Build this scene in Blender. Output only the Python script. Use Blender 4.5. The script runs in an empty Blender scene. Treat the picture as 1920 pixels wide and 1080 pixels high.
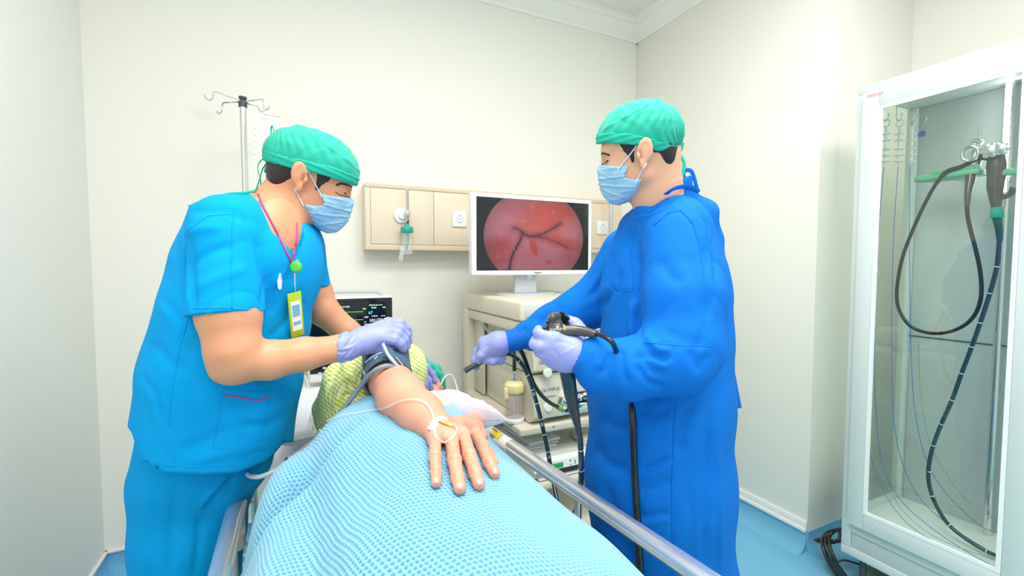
import bpy, bmesh, math, random
import numpy as np
from mathutils import Vector, Matrix
from mathutils.bvhtree import BVHTree
from mathutils import noise as mnoise

random.seed(7)
S = bpy.context.scene
COL = S.collection
# ---------------------------------------------------------------- camera
FPX = 853.0                       # focal length in pixels of the 1920 wide frame
YAW, PITCH, EYE = math.radians(25.7), math.radians(2.886), 1.35
cam_data = bpy.data.cameras.new('camera')
cam_data.sensor_width = 36.0
cam_data.lens = 36.0 * FPX / 1920.0
cam_data.clip_start = 0.02
cam = bpy.data.objects.new('camera', cam_data)
COL.objects.link(cam)
cam.location = (0, 0, EYE)
cam.rotation_euler = (math.pi / 2 - PITCH, 0, -YAW)
S.camera = cam
# ---------------------------------------------------------------- light
S.view_settings.view_transform = 'Standard'
S.view_settings.look = 'None'
S.view_settings.gamma = 1.0
S.view_settings.use_curve_mapping = False
S.view_settings.exposure = 0.0
w = bpy.data.worlds.new('World'); S.world = w; w.use_nodes = True
w.node_tree.nodes['Background'].inputs[0].default_value = (0.93, 0.97, 1.0, 1)
w.node_tree.nodes['Background'].inputs[1].default_value = 1.0
def area(name, loc, size, power, rot=(0, 0, 0), color=(1, 1, 1)):
    l = bpy.data.lights.new(name, 'AREA'); l.shape = 'RECTANGLE'
    l.size, l.size_y = size; l.energy = power; l.color = color
    o = bpy.data.objects.new(name, l); COL.objects.link(o)
    o.location = loc; o.rotation_euler = rot
    return o
area('ceiling_lamp', (0.45, 0.75, 2.93), (1.2, 0.6), 36, color=(1.0, 0.985, 0.96))
area('ceiling_lamp', (-0.1, -0.55, 2.93), (1.2, 0.6), 25, color=(1.0, 0.985, 0.96))
area('ceiling_lamp', (1.5, -0.1, 2.93), (1.2, 0.6), 25, color=(1.0, 0.985, 0.96))

# ---------------------------------------------------------------- measuring helpers
cF = np.array([math.sin(YAW) * math.cos(PITCH), math.cos(YAW) * math.cos(PITCH), -math.sin(PITCH)])
cR = np.array([math.cos(YAW), -math.sin(YAW), 0.0])
cU = np.cross(cR, cF)
ORG = np.array([0, 0, EYE])
def j(px, py, D):                  # point at depth D in the camera's axes (metres)
    return np.array([(px - 960) / FPX * D, -(py - 540) / FPX * D, -D])
def c2w(p):
    p = np.asarray(p, dtype=np.float64)
    return ORG + p[..., 0:1] * cR + p[..., 1:2] * cU - p[..., 2:3] * cF
def P(px, py, D): return Vector(c2w(j(px, py, D)))
def ray(px, py): return c2w(j(px, py, 1.0)) - ORG
def PX(px, py, X): d = ray(px, py); return Vector(ORG + d * (X / d[0]))
def PY(px, py, Y): d = ray(px, py); return Vector(ORG + d * (Y / d[1]))
def PZ(px, py, Z): d = ray(px, py); return Vector(ORG + d * ((Z - EYE) / d[2]))
def V(*a): return Vector(a)
# ---------------------------------------------------------------- materials
def s2l(c):
    return tuple((x / 255 / 12.92 if x / 255 <= .04045 else ((x / 255 + .055) / 1.055) ** 2.4) for x in c)
def mat(name, rgb, rough=.5, metal=0, bump=0, scale=200, var=0, vscale=6, spec=.5, sheen=0, sss=0, emit=None, es=1, coat=0, detail=3, stretch=None, alpha=None, trans=0):
    m = bpy.data.materials.new(name); m.use_nodes = True
    nt = m.node_tree; N = nt.nodes; L = nt.links; b = N['Principled BSDF']
    c = s2l(rgb) + (1,)
    b.inputs['Base Color'].default_value = c
    b.inputs['Roughness'].default_value = rough
    b.inputs['Metallic'].default_value = metal
    b.inputs['Specular IOR Level'].default_value = spec
    b.inputs['Transmission Weight'].default_value = trans
    if sheen: b.inputs['Sheen Weight'].default_value = sheen
    if coat: b.inputs['Coat Weight'].default_value = coat
    if sss:
        b.inputs['Subsurface Weight'].default_value = sss
        b.inputs['Subsurface Radius'].default_value = (1, .35, .2)
        b.inputs['Subsurface Scale'].default_value = .008
    if emit:
        b.inputs['Emission Color'].default_value = s2l(emit) + (1,)
        b.inputs['Emission Strength'].default_value = es
    if alpha is not None: b.inputs['Alpha'].default_value = alpha
    tc = N.new('ShaderNodeTexCoord'); mp = N.new('ShaderNodeMapping')
    L.new(tc.outputs['Object'], mp.inputs[0])
    if stretch: mp.inputs['Scale'].default_value = stretch
    if bump:
        n = N.new('ShaderNodeTexNoise'); n.inputs['Scale'].default_value = scale; n.inputs['Detail'].default_value = detail
        L.new(mp.outputs[0], n.inputs['Vector'])
        bp = N.new('ShaderNodeBump'); bp.inputs['Strength'].default_value = bump; bp.inputs['Distance'].default_value = .002
        L.new(n.outputs['Fac'], bp.inputs['Height']); L.new(bp.outputs[0], b.inputs['Normal'])
    if var:
        n2 = N.new('ShaderNodeTexNoise'); n2.inputs['Scale'].default_value = vscale; n2.inputs['Detail'].default_value = 4
        L.new(mp.outputs[0], n2.inputs['Vector'])
        mx = N.new('ShaderNodeMix'); mx.data_type = 'RGBA'
        mx.inputs[6].default_value = tuple(x * (1 - var) for x in c[:3]) + (1,)
        mx.inputs[7].default_value = tuple(min(1, x * (1 + var)) for x in c[:3]) + (1,)
        L.new(n2.outputs['Fac'], mx.inputs[0]); L.new(mx.outputs[2], b.inputs['Base Color'])
    return m
def glassmat(name, tint=(1, 1, 1), refl=1.0, ior=1.5, milk=0, rough=0.0, milkcol=(1, 1, 1)):
    m = bpy.data.materials.new(name); m.use_nodes = True
    nt = m.node_tree; N = nt.nodes; L = nt.links
    for n in list(N):
        if n.type != 'OUTPUT_MATERIAL': N.remove(n)
    out = N['Material Output']
    t = N.new('ShaderNodeBsdfTransparent'); t.inputs[0].default_value = tuple(tint) + (1,)
    g = N.new('ShaderNodeBsdfGlossy'); g.inputs['Roughness'].default_value = rough; g.inputs['Color'].default_value = (refl, refl, refl, 1)
    f = N.new('ShaderNodeFresnel'); f.inputs[0].default_value = ior
    mx = N.new('ShaderNodeMixShader')
    geo = N.new('ShaderNodeNewGeometry'); inv = N.new('ShaderNodeMath'); inv.operation = 'SUBTRACT'; inv.inputs[0].default_value = 1
    mul = N.new('ShaderNodeMath'); mul.operation = 'MULTIPLY'
    L.new(geo.outputs['Backfacing'], inv.inputs[1]); L.new(inv.outputs[0], mul.inputs[0]); L.new(f.outputs[0], mul.inputs[1])
    L.new(mul.outputs[0], mx.inputs[0]); L.new(t.outputs[0], mx.inputs[1]); L.new(g.outputs[0], mx.inputs[2])
    last = mx
    if milk:
        d = N.new('ShaderNodeBsdfDiffuse'); d.inputs[0].default_value = tuple(milkcol) + (1,)
        m2 = N.new('ShaderNodeMixShader'); m2.inputs[0].default_value = milk
        L.new(mx.outputs[0], m2.inputs[1]); L.new(d.outputs[0], m2.inputs[2]); last = m2
    L.new(last.outputs[0], out.inputs[0])
    return m
M = {}
M['wall'] = mat('wall_paint', (242, 239, 229), .85, bump=.05, scale=60, spec=.2)
M['wallL'] = mat('wall_paint_cool', (234, 237, 232), .8, spec=.2)
M['ceil'] = mat('ceiling_paint', (238, 238, 232), .9, spec=.2)
M['trim'] = mat('white_trim', (245, 244, 240), .6)
M['vinyl'] = mat('blue_vinyl', (118, 185, 218), .38, var=.08, vscale=9, stretch=(1, .25, 1))
M['vinylg'] = mat('green_vinyl', (150, 214, 190), .38, var=.06, vscale=9)
M['wood'] = mat('pale_wood_laminate', (232, 214, 190), .5, var=.05, vscale=14, stretch=(6, 6, .5), bump=.05, scale=80)
M['woodd'] = mat('wood_edge', (222, 202, 174), .5, var=.04, vscale=10)
M['gap'] = mat('dark_gap', (120, 105, 85), .8)
M['white'] = mat('white_plastic', (240, 241, 240), .35)
M['white2'] = mat('white_matte', (228, 230, 230), .6)
M['grey'] = mat('light_grey_plastic', (196, 202, 206), .45)
M['dgrey'] = mat('dark_grey_plastic', (70, 74, 80), .45)
M['black'] = mat('black_rubber', (18, 20, 24), .3, coat=.3)
M['blackm'] = mat('black_plastic', (38, 38, 40), .35)
M['chrome'] = mat('chrome', (225, 225, 225), .12, metal=1)
M['steel'] = mat('brushed_steel', (205, 208, 210), .28, metal=1, bump=.05, scale=300)
M['rail'] = mat('rail_aluminium', (228, 231, 234), .24, metal=.8)
M['beige'] = mat('beige_enamel', (226, 217, 198), .5, var=.02)
M['beige2'] = mat('beige_case', (219, 213, 192), .45)
M['beige3'] = mat('warm_case', (230, 220, 200), .5)
M['beiged'] = mat('beige_shadow_line', (120, 115, 100), .7)
M['pale'] = mat('pale_grey_case', (214, 216, 208), .45)
M['teal'] = mat('teal_cloth', (14, 172, 148), .8, bump=.35, scale=260, var=.10, vscale=30, sheen=.2)
M['tealb'] = mat('teal_band', (18, 184, 156), .75, bump=.2, scale=200, var=.05, vscale=20)
M['teald'] = mat('teal_plastic', (22, 165, 150), .4)
M['tealg'] = mat('green_holder', (105, 190, 150), .4)
M['scrub'] = mat('scrub_cloth', (0, 156, 222), .85, spec=.15, bump=.25, scale=700, var=.04, vscale=5)
M['gown'] = mat('gown_cloth', (0, 112, 208), .8, spec=.2, bump=.25, scale=800, var=.04, vscale=5)
M['gownc'] = mat('gown_cuff_knit', (2, 104, 205), .85, bump=.5, scale=400, stretch=(1, 1, 1))
M['glove'] = mat('nitrile_glove', (152, 160, 222), .5, bump=.15, scale=120, sss=.05)
M['skin'] = mat('skin', (222, 156, 116), .5, sss=.15, bump=.06, scale=400, var=.05, vscale=25)
M['skin2'] = mat('skin_pink', (228, 158, 130), .48, sss=.15, bump=.08, scale=500, var=.07, vscale=40)
M['skin3'] = mat('skin_light', (234, 176, 142), .5, sss=.15, bump=.05, scale=400, var=.04, vscale=25)
M['lip'] = mat('ear_inner', (214, 130, 105), .6, sss=.2)
M['nail'] = mat('finger_nail', (236, 172, 156), .4)
M['hair'] = mat('dark_hair', (40, 34, 32), .6, bump=1.0, scale=260, stretch=(1, 1, .25))
M['mask'] = mat('mask_paper', (160, 208, 236), .75, bump=.15, scale=500, var=.03)
M['maskw'] = mat('mask_edge', (215, 232, 244), .7)
M['magenta'] = mat('magenta_piping', (205, 60, 140), .6)
M['tubelamp'] = mat('lamp_tube', (255, 255, 250), .4, emit=(255, 255, 250), es=16)
M['lime'] = mat('lime_plastic', (90, 205, 60), .4)
M['yellowg'] = mat('yellow_green', (190, 210, 40), .5)
M['paper'] = mat('white_paper', (245, 246, 248), .7)
M['linen'] = mat('white_linen', (238, 238, 246), .85, bump=.25, scale=500)
M['cuff'] = mat('cuff_nylon', (70, 98, 118), .6, bump=.2, scale=300)
M['cuffd'] = mat('cuff_velcro', (62, 66, 78), .9, bump=1, scale=350)
M['hose'] = mat('grey_hose', (135, 143, 152), .45)
M['hosew'] = mat('white_hose', (222, 225, 222), .4)
M['yellow'] = mat('yellow_sticker', (250, 222, 30), .5)
M['pink'] = mat('pink_sticker', (240, 205, 200), .5)
M['bottlecap'] = mat('cream_cap', (240, 224, 165), .45)
M['tape'] = mat('white_tape', (250, 250, 250), .6)
M['amber'] = mat('amber_catheter', (250, 205, 110), .35, coat=.3)
M['clear'] = glassmat('clear_plastic', (.985, .985, .985), ior=1.35, milk=.2)
M['tube'] = glassmat('clear_tube', (.97, .98, .98), ior=1.4, milk=.22)
M['smoke'] = glassmat('bottle_plastic', (.93, .88, .86), ior=1.35, milk=.22, milkcol=(.82, .76, .74))
M['glass'] = glassmat('cabinet_glass', (.93, .965, .945), ior=1.75)
M['glass2'] = glassmat('side_glass', (.93, .97, .92), ior=1.4)
M['cab'] = mat('cabinet_enamel', (214, 222, 222), .4)
M['cabi'] = mat('cabinet_inner', (196, 206, 206), .5)
M['cabf'] = mat('cabinet_liner', (236, 242, 240), .6, bump=.6, scale=40)
M['gasket'] = mat('white_gasket', (242, 245, 246), .4)
M['tealink'] = mat('blue_ink', (90, 130, 170), .6)
M['ink'] = mat('dark_ink', (60, 60, 66), .6)
M['bluewire'] = mat('blue_wire', (60, 120, 200), .4)
M['greywire'] = mat('grey_wire', (150, 155, 150), .4)
M['lcd'] = mat('green_lcd', (35, 140, 75), .4, emit=(35, 140, 75), es=.3)
M['led'] = mat('green_led', (60, 240, 60), .4, emit=(90, 255, 60), es=1.2)
M['screen'] = mat('dark_screen', (14, 18, 24), .1)
M['scopeg'] = mat('scope_grip', (20, 62, 74), .25, coat=.4)
M['scopeb'] = mat('scope_boot', (60, 64, 74), .35)
M['scopeh'] = mat('scope_head', (70, 66, 62), .28, coat=.4)
M['tan'] = mat('tan_ring', (235, 196, 120), .4)
M['mark'] = mat('white_mark', (235, 240, 242), .5)
M['limering'] = mat('lime_ring', (165, 222, 130), .4)
M['shoe'] = mat('shoe', (225, 228, 230), .5)
M['stone'] = mat('mottled_stone', (120, 140, 115), .5, var=.5, vscale=40)
def em(name, rgb, s=1): return mat(name, rgb, .5, emit=rgb, es=s)
M['egreen'] = em('lit_green', (110, 240, 60), .9)
M['ewhite'] = em('lit_white', (235, 240, 245), .9)
M['ecyan'] = em('lit_cyan', (90, 220, 235), .9)

# ---------------------------------------------------------------- mesh helpers
def setp(o, label=None, cat=None, group=None, kind=None):
    if label: o['label'] = label
    if cat: o['category'] = cat
    if group: o['group'] = group
    if kind: o['kind'] = kind
    return o
def empty(name, loc, label=None, cat=None, group=None):
    o = bpy.data.objects.new(name, None); COL.objects.link(o); o.location = loc
    o.empty_display_size = .05
    return setp(o, label, cat, group)
ROOTLOC = {}
def link(me, name, m, parent=None, smooth=35, label=None, cat=None, group=None, kind=None):
    for mm in (m if isinstance(m, (list, tuple)) else [m]): me.materials.append(M[mm] if isinstance(mm, str) else mm)
    if smooth:
        me.polygons.foreach_set('use_smooth', [True] * len(me.polygons))
        if smooth < 180: me.set_sharp_from_angle(angle=math.radians(smooth))
    o = bpy.data.objects.new(name, me); COL.objects.link(o)
    if parent is not None:
        o.parent = parent
        bpy.context.view_layer.update()
        o.matrix_parent_inverse = parent.matrix_world.inverted()
    return setp(o, label, cat, group, kind)
class MB:
    def __init__(s): s.v = []; s.f = []; s.mi = []
    def add(s, v, f, mi=0):
        n = len(s.v); s.v += [tuple(x) for x in v]; s.f += [tuple(i + n for i in q) for q in f]; s.mi += [mi] * len(f)
        return s
    def box(s, c, size, bev=0, rot=None, mi=0, seg=2):
        bm = bmesh.new(); bmesh.ops.create_cube(bm, size=1)
        bmesh.ops.scale(bm, vec=Vector(size), verts=bm.verts)
        if bev: bmesh.ops.bevel(bm, geom=list(bm.edges), offset=min(bev, min(size) * .45), segments=seg, affect='EDGES', profile=.5)
        R = rot.to_4x4() if rot is not None else Matrix.Identity(4)
        v = [Vector(c) + (R @ x.co) for x in bm.verts]
        bm.verts.index_update()
        f = [[q.index for q in x.verts] for x in bm.faces]; bm.free()
        return s.add(v, f, mi)
    def bb(s, a, b, bev=0, mi=0, seg=2):
        a, b = Vector(a), Vector(b)
        return s.box((a + b) / 2, [abs(x) for x in (b - a)], bev, mi=mi, seg=seg)
    def tube(s, pts, r, n=10, res=6, flat=None, closed=False, mi=0, up=None, caps=True):
        pts = [Vector(p) for p in pts]
        if not isinstance(r, (list, tuple)): r = [r] * len(pts)
        P_, R_ = [], []
        m = len(pts)
        segs = m if closed else m - 1
        for i in range(segs):
            if closed: a, b, c, d = pts[(i - 1) % m], pts[i], pts[(i + 1) % m], pts[(i + 2) % m]
            else: a, b, c, d = pts[max(i - 1, 0)], pts[i], pts[i + 1], pts[min(i + 2, m - 1)]
            k = res if (m > 2) else 1
            for t in range(k):
                t /= k
                P_.append(.5 * ((2 * b) + (c - a) * t + (2 * a - 5 * b + 4 * c - d) * t * t + (3 * b - a - 3 * c + d) * t ** 3))
                R_.append(r[i] * (1 - t) + r[(i + 1) % m] * t)
        if not closed: P_.append(pts[-1]); R_.append(r[-1])
        q = len(P_); v = []; f = []
        T = [(P_[(i + 1) % q] - P_[i - 1] if closed else P_[min(i + 1, q - 1)] - P_[max(i - 1, 0)]).normalized() for i in range(q)]
        nrm = Vector(up) if up is not None else (Vector((0, 0, 1)) if abs(T[0].z) < .9 else Vector((1, 0, 0)))
        for i in range(q):
            nrm = nrm - T[i] * nrm.dot(T[i])
            if nrm.length < 1e-6: nrm = T[i].orthogonal()
            nrm.normalize(); bn = T[i].cross(nrm)
            fl = flat if flat else 1
            for a in range(n):
                an = 2 * math.pi * a / n
                v.append(P_[i] + nrm * (math.cos(an) * R_[i] * fl) + bn * (math.sin(an) * R_[i]))
        for i in range(q if closed else q - 1):
            for a in range(n):
                i2 = (i + 1) % q
                f.append((i * n + a, i * n + (a + 1) % n, i2 * n + (a + 1) % n, i2 * n + a))
        if not closed and caps:
            f.append(tuple(range(n - 1, -1, -1))); f.append(tuple((q - 1) * n + a for a in range(n)))
        return s.add(v, f, mi)
    def lathe(s, c, prof, axis=(0, 0, 1), n=24, mi=0):
        ax = Vector(axis).normalized(); u = ax.orthogonal().normalized(); w_ = ax.cross(u); c = Vector(c)
        v = []; f = []
        for (r, h) in prof:
            for a in range(n):
                an = 2 * math.pi * a / n
                v.append(c + ax * h + (u * math.cos(an) + w_ * math.sin(an)) * max(r, 1e-5))
        for i in range(len(prof) - 1):
            for a in range(n): f.append((i * n + a, i * n + (a + 1) % n, (i + 1) * n + (a + 1) % n, (i + 1) * n + a))
        f.append(tuple(range(n - 1, -1, -1))); f.append(tuple((len(prof) - 1) * n + a for a in range(n)))
        return s.add(v, f, mi)
    def quad(s, a, b, c, d, mi=0): return s.add([a, b, c, d], [(0, 1, 2, 3)], mi)
    def prism(s, poly, ext, mi=0):
        e = Vector(ext); n = len(poly); v = [Vector(p) for p in poly] + [Vector(p) + e for p in poly]
        f = [tuple(range(n - 1, -1, -1)), tuple(range(n, 2 * n))] + [(i, (i + 1) % n, n + (i + 1) % n, n + i) for i in range(n)]
        return s.add(v, f, mi)
    def mesh(s, name='m'):
        me = bpy.data.meshes.new(name); me.from_pydata(s.v, [], s.f)
        me.polygons.foreach_set('material_index', s.mi)
        bm = bmesh.new(); bm.from_mesh(me); bmesh.ops.recalc_face_normals(bm, faces=bm.faces); bm.to_mesh(me); bm.free()
        me.update(); return me
    def build(s, name, m, parent=None, smooth=35, **k): return link(s.mesh(name), name, m, parent, smooth, **k)
def text(name, txt, loc, size, m, parent, right, up, depth=.0004, sx=1, align='LEFT', **k):
    cu = bpy.data.curves.new(name, 'FONT'); cu.body = txt; cu.size = size; cu.extrude = depth; cu.align_x = align
    t = bpy.data.objects.new('tmp_text', cu); COL.objects.link(t)
    dg = bpy.context.evaluated_depsgraph_get()
    me = bpy.data.meshes.new_from_object(t.evaluated_get(dg)); me.materials.clear()
    bpy.data.objects.remove(t)
    r = Vector(right).normalized(); u = Vector(up).normalized(); n = r.cross(u)
    for v in me.vertices:
        c = v.co.copy(); v.co = Vector(loc) + r * (c.x * sx) + u * c.y + n * c.z
    return link(me, name, m, parent, 0, **k)
# ================================================================= the room
XL, XR, YB, YC, XN, ZC = -.765, 2.15, 2.50, 1.27, 2.90, 2.96
YF = -1.6
mb = MB(); mb.bb((XL - .1, YF, -.1), (XN + .1, YB + .1, 0)); fl = mb.build('floor', 'vinyl', smooth=0, kind='structure')
mb = MB(); mb.bb((XL + .42, YF, .0), (XR - .42, YB - .45, .0015)); mb.build('floor_inlay', 'vinylg', smooth=0, kind='structure', label='mint green vinyl field inside the blue floor border')
mb = MB(); mb.bb((XL - .1, YF, ZC), (XN + .1, YB + .1, ZC + .1)); mb.build('ceiling', 'ceil', smooth=0, kind='structure')
mb = MB(); mb.bb((XL - .1, YB, 0), (XN + .1, YB + .1, ZC)); mb.build('wall_back', 'wall', smooth=0, kind='structure')
mb = MB(); mb.bb((XL - .1, YF, 0), (XL, YB, ZC)); mb.build('wall_left', 'wallL', smooth=0, kind='structure')
mb = MB(); mb.bb((XR, YC, 0), (XN + .1, YB, ZC), .006); mb.build('wall_right', 'wall', smooth=35, kind='structure')
mb = MB(); mb.bb((XN, YF, 0), (XN + .1, YC, ZC)); mb.build('wall_recess', 'wall', smooth=0, kind='structure')
# cornice: stepped profile (offset from wall, drop from ceiling)
prof = [(0, -.105), (.012, -.105), (.018, -.09), (.045, -.07), (.07, -.045), (.075, -.03), (.095, -.026), (.1, -.012), (.118, -.01), (.118, 0), (0, 0)]
mb = MB(); mb.prism([(XL, YB - a, ZC + b) for a, b in prof], (XN - XL, 0, 0)); mb.build('trim_1', 'trim', smooth=25, kind='structure', label='white stepped cornice along the back wall')
mb = MB(); mb.prism([(XR - a, YC, ZC + b) for a, b in prof], (0, YB - YC, 0)); mb.build('trim_2', 'trim', smooth=25, kind='structure', label='white stepped cornice along the right wall')
mb = MB(); mb.prism([(XL + a, YF, ZC + b) for a, b in prof], (0, YB - YF, 0)); mb.build('trim_3', 'trim', smooth=25, kind='structure', label='white stepped cornice along the left wall')
# coved blue skirting and its pale cap strip
cove = [(0, 0), (.07, 0), (.045, .006), (.024, .022), (.010, .045), (.006, .075), (.006, .1), (0, .1)]
def skirt(n, a, b, inward):
    a, b, i = Vector(a), Vector(b), Vector(inward)
    mb = MB(); mb.prism([a + i * o + Vector((0, 0, h)) for o, h in cove], b - a); mb.build('baseboard_' + n, 'vinyl', smooth=50, kind='structure')
skirt('back', (XL, YB, 0), (XR, YB, 0), (0, -1, 0)); skirt('left', (XL, YF, 0), (XL, YB, 0), (1, 0, 0))
skirt('right', (XR, YC, 0), (XR, YB, 0), (-1, 0, 0)); skirt('return', (XR, YC, 0), (XN, YC, 0), (0, -1, 0))
def cap(n, a, b, h0=.096, h1=.108, t=.012):
    mb = MB(); mb.bb((min(a[0], b[0]), min(a[1], b[1]), h0), (max(a[0], b[0]), max(a[1], b[1]), h1), .003); mb.build('trim_%d' % n, 'trim', kind='structure')
cap(4, (XL, YB - .014), (XR, YB)); cap(5, (XL, YF), (XL + .014, YB))
mb = MB()
mb.bb((XR - .016, YC - .0, .095), (XR, YB, .115), .004); mb.bb((XR - .010, YC - .0, .115), (XR, YB, .15), .004)
mb.build('trim_6', 'trim', kind='structure', label='white ridged moulding above the blue skirting of the right wall')

# ================================================================= bed head panel on the back wall
def build_panel():
    a = PY(684, 345, YB - .11); X0 = a.x
    ztop = PY(690, 342, YB - .11).z; zbot = PY(690, 468, YB - .11).z
    yf = YB - .11
    X1 = PY(1166, 400, yf).x
    r = empty('wall_panel', ((X0 + X1) / 2, YB, (ztop + zbot) / 2), 'long pale wooden service panel fixed to the back wall behind the monitor', 'wall panel')
    mb = MB(); mb.bb((X0, yf, zbot), (X1, YB, ztop), .003); mb.build('body', 'wood', r)
    mb = MB(); mb.bb((X0 - .001, yf - .004, ztop - .022), (X1 + .001, yf + .01, ztop), .002); mb.bb((X0 - .001, yf - .004, zbot), (X1 + .001, yf + .01, zbot + .028), .002)
    mb.build('edging', 'woodd', r)
    xs = [X0 + .025, PY(762, 400, yf).x, PY(766, 400, yf).x, PY(813, 400, yf).x, PY(885, 400, yf).x + .14, X1 - .02]
    for i, (p, q) in enumerate([(0, 1), (2, 3), (3, 4), (4, 5)]):
        mb = MB(); mb.bb((xs[p] + .0012, yf - .004, zbot + .03), (xs[q] - .0012, yf + .005, ztop - .024), .001); mb.build('door', 'wood', r)
    mb = MB(); mb.bb((xs[0], yf - .001, zbot + .027), (xs[-1], yf + .002, ztop - .021)); mb.build('recess', 'gap', r)
    for (px, py) in ((861, 411), (1128, 427)):
        c = PY(px, py, yf - .004); s = MB(); s.box(c + V(0, -.005, 0), (.082, .012, .086), .004)
        so = s.build('power_socket', 'white', r)
        d = MB(); d.lathe(c + V(0, -.0095, 0), [(.0, .0), (.017, 0), (.019, .002), (.021, .003), (.021, -.001)], axis=(0, -1, 0)); d.build('socket_ring', 'grey', so)
        d = MB()
        for dx in (-.0075, .0075): d.lathe(c + V(dx, -.0115, 0), [(.0022, 0), (.0022, .001)], axis=(0, -1, 0), n=10)
        for dz in (-.017, .017): d.box(c + V(0, -.012, dz), (.004, .002, .004))
        d.build('socket_hole', 'ink', so)
    return yf
yf = build_panel()
# oxygen humidifier hanging from the gas outlet
def humid():
    c = PY(757, 405, yf - .004)
    r = empty('oxygen_humidifier', c, 'teal capped oxygen humidifier bottle hanging from a white wall outlet on the panel', 'humidifier')
    mb = MB(); mb.lathe(c + V(-.012, 0, 0), [(.0, 0), (.038, 0), (.04, .006), (.036, .014), (.02, .018), (.018, .03), (0, .031)], axis=(0, -1, 0)); mb.build('outlet', 'white', r)
    mb = MB(); q = PY(764, 400, yf - .05); mb.tube([q + V(0, .04, 0), q, q + V(0, 0, -.03)], .010); mb.lathe(q + V(0, 0, -.012), [(.014, 0), (.016, .01), (.014, .024), (.006, .028)]); mb.build('valve', 'chrome', r)
    mb = MB(); mb.tube([q + V(0, 0, .0), q + V(0, 0, .13)], .006); mb.build('flow_tube', 'clear', r)
    q = PY(763, 431, yf - .05); mb = MB(); mb.lathe(q + V(0, 0, -.015), [(.0, 0), (.03, 0), (.032, .004), (.032, .024), (.029, .03), (.012, .033), (.01, .045), (0, .045)]); mb.build('cap', 'teald', r)
    mb = MB(); mb.tube([q + V(0, 0, -.01), q + V(0, 0, -.1)], .005); mb.build('dip_tube', 'teald', r)
    mb = MB(); mb.lathe(q + V(0, 0, -.125), [(0, 0), (.024, 0), (.027, .006), (.027, .05), (.029, .055), (.027, .06), (.027, .11)]); mb.build('bottle', 'clear', r)
    q = PY(753, 475, yf - .07); mb = MB(); mb.box(q, (.022, .012, .075), .005, Matrix.Rotation(.15, 3, 'Y')); mb.build('tag', 'clear', r)
humid()
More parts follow.
